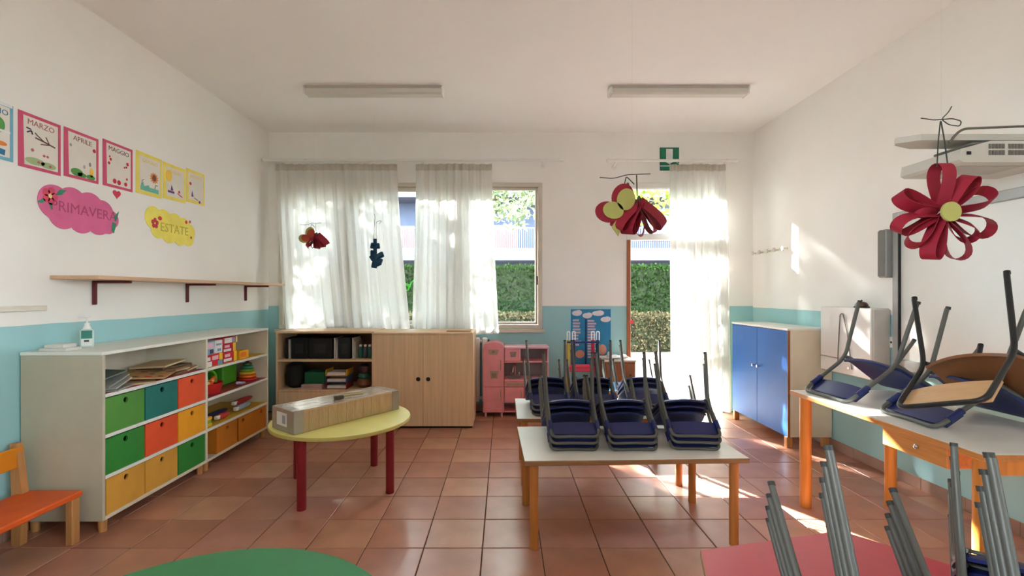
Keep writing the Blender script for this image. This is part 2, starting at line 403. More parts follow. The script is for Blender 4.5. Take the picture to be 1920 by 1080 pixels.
def hedge(label, x0, x1, y0, y1, h, n, size, m, core, seed):
    random.seed(seed)
    t = thing('hedge', label, 'hedge', ((x0+x1)/2, (y0+y1)/2, -.05)); hw, hd = (x1-x0)/2, (y1-y0)/2
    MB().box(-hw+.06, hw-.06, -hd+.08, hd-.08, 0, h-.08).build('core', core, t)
    mb = MB(); af, at = hw*2*h, hw*2*hd*2
    def pos():
        if random.random() < af*1.3/(af*1.3+at): return (random.uniform(-hw, hw), -hd+abs(random.gauss(0, .05)), random.uniform(0, h)+random.gauss(0, .015))
        return (random.uniform(-hw, hw), random.uniform(-hd, hd), h-abs(random.gauss(0, .05))+random.choice((0, 0, .04)))
    leaves(mb, n, pos, size)
    raw(mb, 'leaves', m, t, 'stuff')
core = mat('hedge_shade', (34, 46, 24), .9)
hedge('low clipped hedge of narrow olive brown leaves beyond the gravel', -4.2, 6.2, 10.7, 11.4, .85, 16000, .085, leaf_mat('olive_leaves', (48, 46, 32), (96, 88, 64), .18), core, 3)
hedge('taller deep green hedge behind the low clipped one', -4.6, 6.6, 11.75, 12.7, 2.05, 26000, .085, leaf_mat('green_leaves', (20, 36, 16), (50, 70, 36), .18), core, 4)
M_bark = mat('bark', (96, 84, 70), .9, var=.2, bump=.4)
def tree(label, x, y, h, crowns, n, size, m, seed, up=.0, long=2.4):
    random.seed(seed)
    t = thing('garden_tree', label, 'tree', (x, y, -.05))
    mb = MB(); top = Vector((random.uniform(-.2, .2), random.uniform(-.2, .2), h))
    mb.ring_tube([Vector((0, 0, 0)), top*.5+Vector((.06, 0, 0)), top], [.13, .10, .06], 10, False)
    for c in crowns:
        c = Vector(c[:3]); mb.ring_tube([top*.8, (top+c)*.5, c], [.05, .035, .015], 6, False)
    mb.build('trunk', M_bark, t, True)
    lv = MB()
    def pos():
        c = random.choice(crowns); d = Vector((random.gauss(0, 1), random.gauss(0, 1), random.gauss(0, 1))).normalized()
        r = random.uniform(.25, 1)**.5
        return (c[0]+d.x*r*c[3], c[1]+d.y*r*c[3], c[2]+d.z*r*c[4])
    leaves(lv, n, pos, size, up, long)
    raw(lv, 'foliage', m, t, 'stuff')
lm1 = leaf_mat('silver_leaves', (84, 98, 74), (150, 160, 124), .4)
lm2 = leaf_mat('yellow_green_leaves', (80, 100, 40), (150, 156, 72), .45)
tree('silver leaved tree left of the window view', -4.2, 9.0, 2.9, [(-.9, -.3, 3.6, 1.1, .8), (.5, .1, 3.9, 1.0, .8), (0, .5, 4.7, 1.2, .9), (.7, .1, 3.5, .8, .6), (-.1, .2, 4.4, 1.1, .7), (.5, .2, 4.4, .8, .6), (1.4, .1, 4.0, .55, .9)], 8200, .15, lm1, 11)
tree('silver leaved tree drooping into the middle window', -.85, 8.8, 3.0, [(.2, .1, 3.4, .7, .7), (.95, .3, 3.25, .6, .65), (1.5, .3, 3.7, .6, .5), (-.3, .5, 4.6, .95, .9), (-.3, .5, 4.4, .9, .8), (-.2, .6, 4.6, .9, .8), (.9, .3, 4.9, 1.1, .8)], 4800, .16, lm1, 12)
tree('yellow green tree seen over the garden door', 4.2, 9.6, 3.1, [(-1.2, 0, 3.3, .8, .5), (.2, .2, 3.5, .8, .6), (-.4, .2, 4.6, 1.1, .9)], 1700, .16, lm2, 13)
# house across the garden
hb = thing('apartment_house', 'pale house with white balcony railings behind the hedges', 'house', (1.0, 25.0, -.05))
M_fac = mat('facade_render', (62, 70, 88), .85, var=.03, scale=1); M_brick = mat('dark_red_wall', (134, 84, 84), .85, var=.1)
M_dwin = mat('dark_window', (70, 84, 104), .15, spec=.6); M_rail = mat('railing_paint', (86, 92, 106), .5)
MB().box(-16, 16, 0, 6, 0, 9.35).build('wall', M_fac, hb)
for k, z in enumerate((3.05, 6.25)):
    sl = MB().box(-15, 15, -1.6, .02, z, z+.62, .02).build('balcony_slab', M_rail, hb)
    MB().box(-15, 15, -1.58, -1.53, z+1.62, z+1.68).build('handrail', M_rail, sl)
    rb = MB()
    for i in range(-140, 141): rb.box(i*.105-.016, i*.105+.016, -1.565, -1.545, z+.62, z+1.62)
    rb.build('railing_bars', M_rail, sl, kind='stuff')
for x, z, w, h, mm in ((-7, 3.7, 2.2, 1.25, M_brick), (-1.4, 3.7, 2.2, 1.3, M_brick), (2.8, 4.3, 1.8, 1.6, M_dwin), (7.6, 4.3, 2.2, 1.6, M_dwin), (-4.5, .9, 2.4, 1.5, M_brick), (5.4, .9, 3.0, 1.6, M_brick), (.8, .7, 2.0, 1.8, M_dwin)):
    f_ = MB().box(x-w/2-.08, x+w/2+.08, -.06, .02, z-.08, z+h+.08, .01).build('window', M_rail, hb)
    MB().box(x-w/2, x+w/2, -.075, -.05, z, z+h).build('pane', mm, f_)
MB().box(-15, 15, -1.2, .02, 9.3, 9.9, .02).build('eaves', mat('eaves_paint', (170, 166, 160), .8), hb)

# ---------------------------------------------------------------- curtains and rods
M_cloth = cloth_mat('sheer_curtain', (246, 245, 241), .50, .03)
M_tape = cloth_mat('curtain_tape', (222, 216, 204), .25, .0)
YC = YB-.135
def rod(label, x0, x1, z, brackets):
    t = thing('curtain_rod', label, 'curtain rod', ((x0+x1)/2, YC, z)); h = (x1-x0)/2
    MB().cyl((-h, 0, 0), (h, 0, 0), .0145, seg=12).build('pole', M_white, t, True)
    for sgn in (-1, 1):
        MB().lathe([(.002, -.024), (.016, -.019), (.024, 0), (.016, .019), (.002, .024)], 14).xf(Matrix.Translation((sgn*(h+.012), 0, 0)) @ Matrix.Rotation(R(90), 4, 'Y')).build('finial', M_white, t, True)
    for bx in brackets:
        MB().cyl((bx, .14, -.03), (bx, .0, -.0), .011).cyl((bx, .128, -.03), (bx, .14, -.03), .03).cyl((bx-.016, 0, 0), (bx+.016, 0, 0), .019).build('bracket', M_white, t, True)
rod('long white curtain rod over the wide window', XL+.03, .62, 2.75, (-1.45, 1.42, 0.1))
rod('short white curtain rod over the garden door', 1.145, 2.505, 2.745, (-.60, .60))
ring_me = MB().tube([(.019*math.cos(a), 0, .019*math.sin(a)) for a in [2*math.pi*k/14 for k in range(14)]], .0025, 6, closed=True).mesh('curtain_ring', M_white, True)
def curtain(label, t0, t1, b0, b1, ztop, zbot, folds, amp, seed, n=200):
    random.seed(seed)
    ph = [random.uniform(0, 6.28) for _ in range(4)]
    th = thing('curtain', label, 'curtain', ((t0+t1)/2, YC, zbot), group=None)
    cx = (t0+t1)/2
    def y_of(u, v):                                          # v: 0 top, 1 bottom
        a = amp*(.35+.65*min(1, v*2.2))
        s = math.sin(2*math.pi*folds*u+ph[0]+.9*math.sin(2*math.pi*1.7*u+ph[1]))
        s2 = .35*math.sin(2*math.pi*folds*2.3*u+ph[2])
        return a*(s+s2*(1-.5*v))+.01*math.sin(9*u+5*v)
    def P(u, v):
        e = v**1.4
        x = (t0+(t1-t0)*u)*(1-e)+(b0+(b1-b0)*u)*e + .012*math.sin(2*math.pi*folds*u+ph[3])*v
        return (x-cx, y_of(u, v), (ztop-zbot)*(1-v)+.006*math.sin(14*u+ph[1])*v)
    MB().sheet(P, n, 26).build('drape', M_cloth, th, True)
    vt = .07/(ztop-zbot)
    MB().sheet(lambda u, v: (P(u, v*vt)[0], P(u, v*vt)[1]-.004, P(u, v*vt)[2]), n, 2, .003).build('heading_tape', M_tape, th, True)
    k = max(5, int((t1-t0)/.095))
    for i in range(k+1):
        x = t0+(t1-t0)*i/k-cx
        inst('curtain_ring', ring_me, th, (x, 0, ztop-zbot+.03))
curtain('wide sheer white curtain over the left part of the window', -2.48, -1.16, -2.36, -1.02, 2.708, .89, 13, .028, 21, 260)
curtain('sheer white curtain over the middle of the window', -.955, -.13, -1.00, -.055, 2.708, .865, 9, .03, 22, 200)
curtain('floor length sheer white curtain at the garden door', 1.79, 2.40, 1.79, 2.45, 2.703, .015, 7, .032, 23, 200)
gm = colour('neon_green_paper', (96, 232, 84), .5)
sp = MB(); sp.tube([(.045*math.cos(a)*(1-a/22), 0, .045*math.sin(a)*(1-a/22)) for a in [k*.4 for k in range(26)]], .009, 8)
sp.tube([(.045, 0, 0), (.06, 0, .06), (.10, 0, .09)], .008, 8, .03)
tag(sp.build('window_decoration', gm, None, True, loc=(-1.09, YB-.01, 1.37)), 'bright green curled decoration stuck on the window between curtains', 'decoration')

# ---------------------------------------------------------------- ceiling lamps, exit sign, projector, whiteboard
def tube_lamp(label, xc):
    t = thing('ceiling_lamp', label, 'lamp', (xc, 4.03, ZC), group='fluorescent ceiling lamps')
    MB().box(-.60, .60, -.055, .055, -.03, 0, .004).build('housing', mat('lamp_housing', (196, 190, 180), .5, var=.02), t)
    d = MB(); d.prism([(-.06, -.028), (.06, -.028), (.052, -.058), (.034, -.07), (-.034, -.07), (-.052, -.058)], -.585, .585, Matrix(((0, 0, 1, 0), (1, 0, 0, 0), (0, 1, 0, 0), (0, 0, 0, 1))))
    d.build('diffuser', mat('lamp_diffuser', (212, 208, 198), .35, var=.01), t)
    for s_ in (-1, 1): MB().box(min(s_*.585, s_*.605), max(s_*.585, s_*.605), -.061, .061, -.071, -.005, .008).build('end_cap', M_white, t)
tube_lamp('long fluorescent lamp on the ceiling left of centre', -1.13)
tube_lamp('long fluorescent lamp on the ceiling right of centre', 1.52)

M_exit = colour('exit_green', (30, 120, 88), .4); M_exitw = colour('exit_white', (232, 234, 232), .4)
t = thing('exit_sign', 'green emergency exit sign with white arrow above the door', 'sign', M=on_back(1.84, 2.80, .001))
MB().prism(rect(-.107, .107, -.128, .128), 0, .004).build('plate', M_exit, t)
MB().prism([(-.037, .112), (.037, .112), (.037, -.005), (.085, -.005), (0, -.058), (-.085, -.005), (-.037, -.005)], .004, .005).build('arrow', M_exitw, t)
MB().prism(rect(-.107, .107, -.082, -.073), .004, .005).build('stripe', M_exitw, t)

t = thing('interactive_whiteboard', 'large interactive whiteboard with grey frame on the right wall', 'whiteboard', M=on_right(2.42, 1.32, .002))
MB().prism(rect(-.80, .80, -.53, .53), 0, .03).build('backing', M_white, t)
MB().prism(rect(-.76, .76, -.47, .485), .03, .034).build('screen', mat('whiteboard_surface', (226, 226, 220), .3, spec=.4, var=.01), t)
fr = MB(); M_gfr = mat('board_frame', (168, 168, 164), .4, metal=.3)
fr.box(-.815, -.76, -.545, .545, .0, .05, .006); fr.box(.76, .815, -.545, .545, 0, .05, .006); fr.box(-.76, .76, .485, .545, 0, .05, .006); fr.box(-.76, .76, -.545, -.47, 0, .05, .006)
fr.build('frame', M_gfr, t); MB().box(-.763, -.757, -.47, .485, .033, .052).build('edge_strip', M_black, t)
t = thing('speaker_bar', 'slim grey loudspeaker at the far edge of the whiteboard', 'loudspeaker', M=on_right(3.275, 1.585, .001))
MB().box(-.035, .035, -.17, .17, 0, .09, .008).build('cabinet', mat('speaker_grey', (150, 150, 146), .5), t); MB().box(-.03, .03, -.16, .16, .09, .093).build('grille', mat('speaker_cloth', (124, 124, 120), .8), t)
# projector: nose towards the room, body under a wall arm
M_pw = mat('projector_white', (206, 203, 194), .5, var=.02); M_vent = mat('vent_grey', (112, 110, 104), .6)
XZ = Matrix(((1, 0, 0, 0), (0, 0, -1, 0), (0, 1, 0, 0), (0, 0, 0, 1)))
t = thing('projector', 'white short throw projector hanging from the wall mount', 'projector', (2.40, 2.32, 1.917))
MB().prism([(-.27, .012), (-.25, .0), (.25, .0), (.25, .10), (-.12, .10), (-.262, .062)], -.16, .16, XZ).build('body', M_pw, t)
for vx in (-.095, -.003):
    v = MB()
    for vz in (.044, .074):
        for k in range(5): v.box(vx-.036+k*.0155, vx-.036+k*.0155+.011, -.163, -.159, vz-.011, vz+.011)
    v.build('vent', M_vent, t)
MB().box(-.235, -.215, -.163, -.158, .035, .05).build('port', M_black, t); MB().box(-.15, .15, -.1, .1, .10, .112, .004).build('lens_cover', M_vent, t)
MB().box(-.2, .1, -.1, .06, -.003, .0).build('base_plate', mat('base_grey', (186, 182, 172), .5), t)
t = thing('projector_mount', 'pale metal wall mount carrying the projector', 'wall mount', (XR-.002, 2.32, 2.055))
MB().prism([(-.80, -.0), (-.72, -.055), (0, -.055), (0, .085), (-.66, .085), (-.78, .03)], 0, .03).build('beam', M_pw, t)
MB().box(-.02, 0, -.12, .12, -.09, .16, .005).build('wall_plate', M_pw, t)
MB().cyl((-.38, 0, -.026), (-.38, 0, 0), .05).build('hinge', M_vent, t)
MB().tube([(-.58, -.05, -.01), (-.54, -.07, .05), (-.3, -.07, .06), (-.1, -.06, .07), (0, -.05, .14)], .006, 6, .05).build('cable', M_vent, t, True)

# ---------------------------------------------------------------- left wall: calendar sheets, paper clouds, board shelf
M_paper = colour('drawing_paper', (232, 226, 216), .8, var=.02)
P_pink = colour('pink_card', (214, 92, 124), .8); P_yel = colour('yellow_card', (244, 226, 110), .8); P_blue = colour('blue_card', (120, 184, 208), .8)
K = lambda n, c: colour('crayon_'+n, c, .85)
k_red, k_brown, k_green, k_teal, k_orange, k_purple, k_dark, k_ltyel, k_pinkp = (K('red', (204, 52, 74)), K('brown', (120, 84, 78)), K('green', (96, 160, 84)), K('teal', (120, 196, 170)),
    K('orange', (232, 140, 70)), K('purple', (120, 70, 140)), K('dark', (70, 66, 72)), K('sun', (246, 206, 90)), K('palepink', (240, 190, 200)))
def strip(mb, pts, w, z0, z1):
    for (x0, y0), (x1, y1) in zip(pts, pts[1:]):
        d = Vector((x1-x0, y1-y0)); L_ = d.length or 1e-6; nx, ny = -d.y/L_*w/2, d.x/L_*w/2
        mb.prism([(x0+nx, y0+ny), (x0-nx, y0-ny), (x1-nx, y1-ny), (x1+nx, y1+ny)], z0, z1)
    return mb
def poster(label, y0, y1, ztop, zbot, card, title, tmat, tsize, inner=(.026, .018), gold=False):
    w, h = y1-y0, ztop-zbot
    t = thing('calendar_sheet', label, 'poster', M=on_left((y0+y1)/2, (ztop+zbot)/2, .0015), group='month sheets on the left wall')
    hw, hh = w/2, h/2
    MB().prism([(-hw, -hh), (hw, -hh+.004), (hw, hh-.002), (-hw, hh)], 0, .0015).build('card', card, t)
    ix, iy = inner
    MB().prism([(-hw+ix+.006, -hh+iy), (hw-ix+.008, -hh+iy+.003), (hw-ix+.008, hh-iy-.002), (-hw+ix, hh-iy)], .0015, .0022).build('paper', M_paper, t)
    if title:
        o = inst('lettering', text_mesh(title, tsize, tmat), t, (0.004, hh-iy-.032, .0028)); o.rotation_euler = (0, 0, R(-2))
    return t, hw, hh
def blob(t, mb, m, nm='drawing'): return mb.build(nm, m, t)
Z0, Z1 = .0024, .0030
t, hw, hh = poster('light blue framed month sheet at the left edge of the row', 2.22, 2.463, 2.303, 1.998, P_blue, 'FEBBRAIO', K('bluepen', (60, 130, 170)), .042)
blob(t, MB().prism(ell(.05, .03, .03, .04), Z0, Z1).prism(ell(-.04, .02, .03, .035), Z0, Z1), k_green); blob(t, MB().prism(ell(.06, -.065, .03, .012), Z0, Z1).prism(ell(-.05, -.06, .03, .014), Z0, Z1), k_orange)
blob(t, strip(MB(), [(.0, -.10), (.08, -.11)], .03, Z0, Z1), K('bluepen', (60, 130, 170)))
tp = colour('clear_tape', (240, 240, 238), .15)
blob(t, MB().prism(rect(.03, .115, .135, .15), .0031, .0036).prism(rect(.05, .105, -.005, .008), .0031, .0036), tp, 'tape')
t, hw, hh = poster('pink framed March sheet with a brown branch', 2.488, 2.727, 2.297, 1.992, P_pink, 'MARZO', K('marzo', (176, 110, 110)), .044)
blob(t, strip(strip(strip(strip(MB(), [(.085, .005), (.03, .018), (-.03, .028)], .008, Z0, Z1), [(.05, .014), (.03, .05)], .006, Z0, Z1), [(.02, .02), (-.02, .045), (-.03, .055)], .006, Z0, Z1), [(.05, .01), (.0, .0)], .006, Z0, Z1), k_brown)
blob(t, strip(strip(MB(), [(-.075, .045), (-.05, .06), (-.045, .04)], .007, Z0, Z1), [(-.078, .07), (-.052, .066)], .007, Z0, Z1), k_dark)
blob(t, MB().prism(ell(-.03, -.105, .055, .02), Z0, Z1).prism(ell(.045, -.11, .045, .018), Z0, Z1), colour('crayon_softgreen', (170, 192, 140), .85))
for e_ in ((-.045, -.045, .008, .009), (.02, -.06, .008, .007), (.04, -.06, .007, .007), (-.01, -.105, .008, .007), (.055, -.112, .008, .007)): blob(t, MB().prism(ell(*e_), Z0, Z1+.0005), colour('crayon_rose', (190, 110, 120), .85), 'drawn_flower')
t, hw, hh = poster('pink framed April sheet with green grass patches', 2.747, 2.981, 2.299, 2.004, P_pink, 'APRILE', K('aprile', (150, 100, 96)), .042)
blob(t, MB().prism(ell(-.035, -.105, .04, .024), Z0, Z1).prism(ell(.0, -.115, .03, .014), Z0, Z1).prism(ell(.06, -.115, .03, .016), Z0, Z1), k_green)
blob(t, MB().prism(ell(.065, -.085, .014, .03), Z0, Z1), k_ltyel); blob(t, MB().prism(ell(.085, .06, .011, .012), Z0, Z1), k_red)
blob(t, MB().prism(ell(-.075, .05, .008, .01), Z0, Z1).prism(ell(.055, -.035, .008, .014), Z0, Z1).prism(ell(.015, -.06, .007, .012), Z0, Z1), colour('crayon_grey', (170, 160, 166), .85))
t, hw, hh = poster('pink framed May sheet with red cherries', 3.013, 3.255, 2.316, 2.012, P_pink, 'MAGGIO', K('maggio', (116, 60, 70)), .042)
for x, y, r in ((-.03, -.105, .015), (.005, -.108, .015), (.06, -.107, .013), (-.07, .05, .006), (-.062, .033, .009), (-.075, .005, .009), (.075, .035, .011), (.066, .012, .007), (.05, .006, .006), (.07, -.07, .008)): blob(t, MB().prism(ell(x, y, r, r*1.1, 12), Z0, Z1), k_red, 'cherry')
t, hw, hh = poster('yellow framed month sheet with an orange sunflower', 3.284, 3.534, 2.327, 2.023, P_yel, 'GIUGNO', k_ltyel, .036, (.03, .026))
blob(t, MB().prism([(.045+(.045 if k % 2 else .03)*math.cos(k*math.pi/12), -.01+(.045 if k % 2 else .03)*math.sin(k*math.pi/12)) for k in range(24)], Z0, Z1), k_orange)
blob(t, MB().prism(ell(.045, -.01, .02, .024), Z1, Z1+.0005), k_brown)
blob(t, MB().prism(rect(-.085, .09, -.122, -.09), Z0, Z1).prism([(-.08, -.09), (-.06, -.06), (-.05, -.09), (-.01, -.075), (.0, -.09)], Z0, Z1), k_teal)
blob(t, strip(strip(MB(), [(-.075, -.085), (-.068, -.05), (-.05, -.045)], .004, Z0, Z1), [(.05, -.09), (.06, -.06), (.08, -.062)], .004, Z0, Z1), k_dark)
t, hw, hh = poster('yellow framed month sheet with a sun and a purple boat', 3.545, 3.795, 2.320, 2.038, P_yel, 'LUGLIO', k_ltyel, .036, (.03, .026))
blob(t, MB().prism(ell(-.065, .045, .035, .045), Z0, Z1), k_ltyel); blob(t, MB().prism(rect(-.075, -.005, -.085, -.068), Z0, Z1).prism([(-.045, -.065), (-.035, -.02), (-.015, -.062)], Z0, Z1), k_purple)
blob(t, strip(MB(), [(.03, -.075), (.085, -.095)], .008, Z0, Z1).prism(ell(.05, -.06, .01, .012), Z0, Z1), k_red)
t, hw, hh = poster('yellow framed month sheet at the far end of the row', 3.803, 4.035, 2.342, 2.062, P_yel, 'AGOSTO', k_ltyel, .034, (.026, .026))
blob(t, MB().prism(ell(-.065, .02, .014, .013), Z0, Z1), k_red); blob(t, MB().prism([(-.055, -.085), (-.045, -.035), (-.025, -.085)], Z0, Z1).prism(ell(.05, -.115, .012, .012), Z0, Z1), k_purple)
blob(t, strip(MB(), [(-.02, -.09), (.03, -.105)], .006, Z0, Z1), k_brown)
def cloud(cs, n=140):                                        # outline of a union of circles, star shaped about the origin
    out = []
    for k in range(n):
        a = 2*math.pi*k/n; c, s_ = math.cos(a), math.sin(a); best = .02
        for (x, y, rx) in cs:
            b = x*c+y*s_; q = b*b-(x*x+y*y-rx*rx)
            if q > 0: best = max(best, b+math.sqrt(q))
        out.append((best*c, best*s_))
    return out
t = thing('paper_cloud', 'pink paper cloud reading PRIMAVERA with a flower', 'sign', M=on_left(2.86, 1.815, .002), group='paper season signs')
MB().prism(cloud([(-.17, .02, .10), (-.06, .03, .10), (.06, .025, .10), (.15, .01, .085), (.215, -.02, .06), (-.12, -.04, .09), (0, -.05, .09), (.12, -.045, .09), (.19, -.06, .06)]), 0, .003).build('card', colour('cloud_pink', (226, 112, 158), .8), t)
inst('lettering', text_mesh('PRIMAVERA', .088, colour('cloud_letter', (186, 84, 124), .8)), t, (.03, -.0, .0035))
fl_ = MB()
for k in range(5): fl_.prism(ell(-.20+.026*math.cos(k*1.257), .05+.03*math.sin(k*1.257), .02, .022), .003, .0045)
fl_.build('flower', colour('flower_red', (222, 84, 110), .8), t); MB().prism(ell(-.20, .05, .011, .013), .0045, .006).build('flower_eye', colour('flower_eye', (246, 222, 150), .8), t)
MB().prism([(-.17, .06), (-.14, .10), (-.10, .105), (-.13, .07)], .003, .0045).prism([(-.24, .03), (-.275, -.0), (-.245, -.0), (-.225, .02)], .003, .0045).prism([(-.21, .01), (-.19, -.03), (-.185, .01)], .003, .0045).prism([(.235, .0), (.275, .045), (.26, -.01), (.245, -.03)], .003, .0045).prism([(.225, -.035), (.255, -.04), (.235, -.11), (.215, -.09)], .003, .0045).build('leaf', colour('leaf_green', (64, 150, 116), .8), t)
t = thing('paper_cloud', 'yellow paper cloud reading ESTATE with red flowers', 'sign', M=on_left(3.64, 1.83, .002), group='paper season signs')
MB().prism(cloud([(-.19, .04, .085), (-.09, .03, .09), (.03, .02, .09), (.13, .005, .085), (.2, -.02, .07), (-.14, -.03, .08), (-.03, -.05, .085), (.09, -.06, .08), (.19, -.07, .065)]), 0, .003).build('card', colour('cloud_yellow', (246, 232, 110), .8), t)
inst('lettering', text_mesh('ESTATE', .095, colour('cloud_letter_y', (206, 186, 84), .8)), t, (.03, -.02, .0035))
fl_ = MB()
for k in range(5): fl_.prism(ell(-.18+.022*math.cos(k*1.257+.3), -.0+.024*math.sin(k*1.257+.3), .015, .017), .003, .0045)
for e_ in ((-.13, .045, .02, .016), (.16, .06, .012, .014), (.205, .07, .01, .012), (.22, -.06, .009, .011)): MB().prism(ell(*e_), .003, .0045).build('petal', colour('flower_red2', (214, 72, 84), .8), t)
fl_.build('flower', colour('flower_red2', (214, 72, 84), .8), t)
ht = [(.032*(16*math.sin(a)**3)/16, .032*(13*math.cos(a)-5*math.cos(2*a)-2*math.cos(3*a)-math.cos(4*a))/16) for a in [2*math.pi*k/28 for k in range(28)]]
h_ = MB().prism(ht, 0, .002).build('paper_heart', colour('heart_red', (214, 70, 96), .8)); h_.matrix_world = on_left(3.122, 1.975, .002); tag(h_, 'small red paper heart on the wall under the May sheet', 'decoration')

t = thing('wall_shelf', 'long thin wooden board shelf on dark red brackets', 'shelf', (XL, 2.66, 1.385))
MB().box(.004, .285, 0, 2.27, 0, .022, .002).build('board', mat('shelf_pine', (208, 172, 138), .55, var=.06, stretch=(10, .7, 10), scale=3), t)
bk = MB(); bk.tube([(.012, 0, -.15), (.012, 0, -.008), (.24, 0, -.008)], .010, 8, .02); bk.box(.002, .012, -.014, .014, -.155, -.0, .002)
bm_ = bk.mesh('bracket', mat('bracket_red', (104, 34, 40), .45), True)
for y in (.287, 1.15, 2.01): inst('bracket', bm_, t, (0, y, 0))
tag(MB().box(0, .022, 0, .36, 0, .03, .003).build('cable_duct', M_wl and mat('duct_white', (226, 220, 206), .6), None, loc=(XL, 2.27, 1.205)), 'short white cable duct on the left wall near the bench', 'cable duct')

# ---------------------------------------------------------------- left storage unit with bins
SX0, SX1, SY0, SY1, SYM, ST = XL+.012, -2.166, 2.49, 4.24, 3.365, .985
t = thing('storage_unit', 'long low cream storage unit with coloured bins on the left wall', 'storage unit', (SX0, SY0, 0))
dX, dY, mY = SX1-SX0, SY1-SY0, SYM-SY0
t_ = .018
MB().box(0, dX, 0, t_, .07, ST-t_, .002).build('side_panel', mat('shaded_cream_laminate', (186, 178, 156), .55, var=.03), t, label='cream end panel with shade in its colour'); MB().box(0, dX, dY-t_, dY, .07, ST-t_, .002).build('side_panel', M_cream, t)  # near panel toned darker than the cream carcass, shade put into its colour
MB().box(0, dX, mY-t_/2, mY+t_/2, .07, ST-t_, .002).build('divider', M_cream, t)
MB().box(0, dX, -.004, dY+.004, ST-t_, ST, .002).build('top', M_creamtop, t)
MB().box(0, .008, t_, dY-t_, .07, ST-t_).build('back_panel', M_cream, t)
MB().box(.0, dX, t_, mY-t_/2, .07, .07+t_, .001).box(0, dX, mY+t_/2, dY-t_, .07, .07+t_, .001).build('bottom', M_cream, t)
cols = {'r': colour('shelf_red', (150, 44, 54), .45), 'y': colour('shelf_yellow', (206, 168, 44), .45), 'c': M_cream}
for za, l, r_ in ((.737, 'r', 'y'), (.515, 'c', 'r'), (.292, 'c', 'y')):
    for y0, y1, cc in ((t_, mY-t_/2, l), (mY+t_/2, dY-t_, r_)):
        s_ = MB().box(.008, dX-.003, y0, y1, za, za+.016).build('shelf', M_cream, t)
        if cc != 'c': MB().box(.010, dX-.012, y0+.001, y1-.001, za+.016, za+.0185).build('shelf_liner', cols[cc], s_)
        MB().box(dX-.006, dX, y0, y1, za-.001, za+.0175).build('edge_band', M_creamtop, s_)
for y in (.04, mY-.03, mY+.03, dY-.04):
    for x in (.04, dX-.035): MB().cyl((x, y, 0), (x, y, .071), .019, .021, 14).build('foot', M_beech, t, True)
BIN = {'green': (78, 142, 56), 'teal': (24, 112, 104), 'orange': (226, 84, 44), 'dark green': (44, 130, 50), 'yellow': (234, 160, 34), 'ochre': (216, 160, 66), 'brown ochre': (196, 118, 34)}
def bin_box(label, y0, w, z0, cname, holes=(.5,), h=.196, set_back=.008, rot=0.0):
    m = mat('bin_'+cname.replace(' ', '_'), BIN[cname], .5, var=.09, scale=5, bump=.05, bscale=20)
    x1 = SX1-set_back; d = .40
    b = thing('storage_bin', label, 'bin', (x1-d/2, y0+w/2, z0), rot, 'coloured bins in the left storage unit')
    hw = w/2-.004
    mb = MB()
    hx = [(-hw+2*hw*f) for f in holes]
    if len(holes) == 1:                                      # front panel faces +X: build in x-z then turn
        mb.holed(-hw, hw, 0, h, -.006, .006, hx[0], h-.036, .0165)
    else:
        mb.holed(-hw, 0, 0, h, -.006, .006, hx[0], h-.036, .0165); mb.holed(0, hw, 0, h, -.006, .006, hx[1], h-.036, .0165)
    mb.xf(Matrix.Translation((d/2-.006, 0, 0)) @ Matrix.Rotation(R(90), 4, 'Z')).build('front', m, b)
    MB().box(-d/2, d/2-.012, -hw, -hw+.008, 0, h).build('side', m, b); MB().box(-d/2, d/2-.012, hw-.008, hw, 0, h).build('side', m, b)
    MB().box(-d/2, -d/2+.008, -hw+.008, hw-.008, 0, h).build('back', m, b); MB().box(-d/2+.008, d/2-.012, -hw+.008, hw-.008, 0, .008).build('base', m, b)
W = (SYM-SY0-.03)/3
z1, z2, z3 = .5325, .3095, .0885
for zz, row, off in ((z1, ('green', 'teal', 'orange'), 0), (z2, ('dark green', 'orange', 'yellow'), 0), (z3, ('ochre', 'ochre', 'dark green'), .006)):
    for i, cn in enumerate(row):
        where = {z1: 'top row', z2: 'middle row', z3: 'bottom row'}[zz]
        lab = {(z3, 0): 'ochre bin at the near end of the bottom row', (z3, 1): 'ochre bin between ochre and green in the bottom row',
               (z1, 0): 'light green bin at the near end of the top row', (z1, 1): 'teal bin in the middle of the top row', (z1, 2): 'orange bin at the far end of the top row',
               (z2, 0): 'dark green bin at the near end of the middle row', (z2, 1): 'orange bin in the centre of the middle row', (z2, 2): 'yellow bin at the far end of the middle row',
               (z3, 2): 'dark green bin at the far end of the bottom row'}[(zz, i)]
        bin_box(lab, SY0+.021+i*(W+.001)+(off if i == 0 else 0), W-(off if i == 0 else 0), zz, cn)
bin_box('brown ochre single hole bin low in the far half of the unit', 3.488, .275, z3, 'brown ochre')
bin_box('wide brown ochre bin with two holes in the far corner', 3.775, .44, z3, 'brown ochre', (.16, .82))

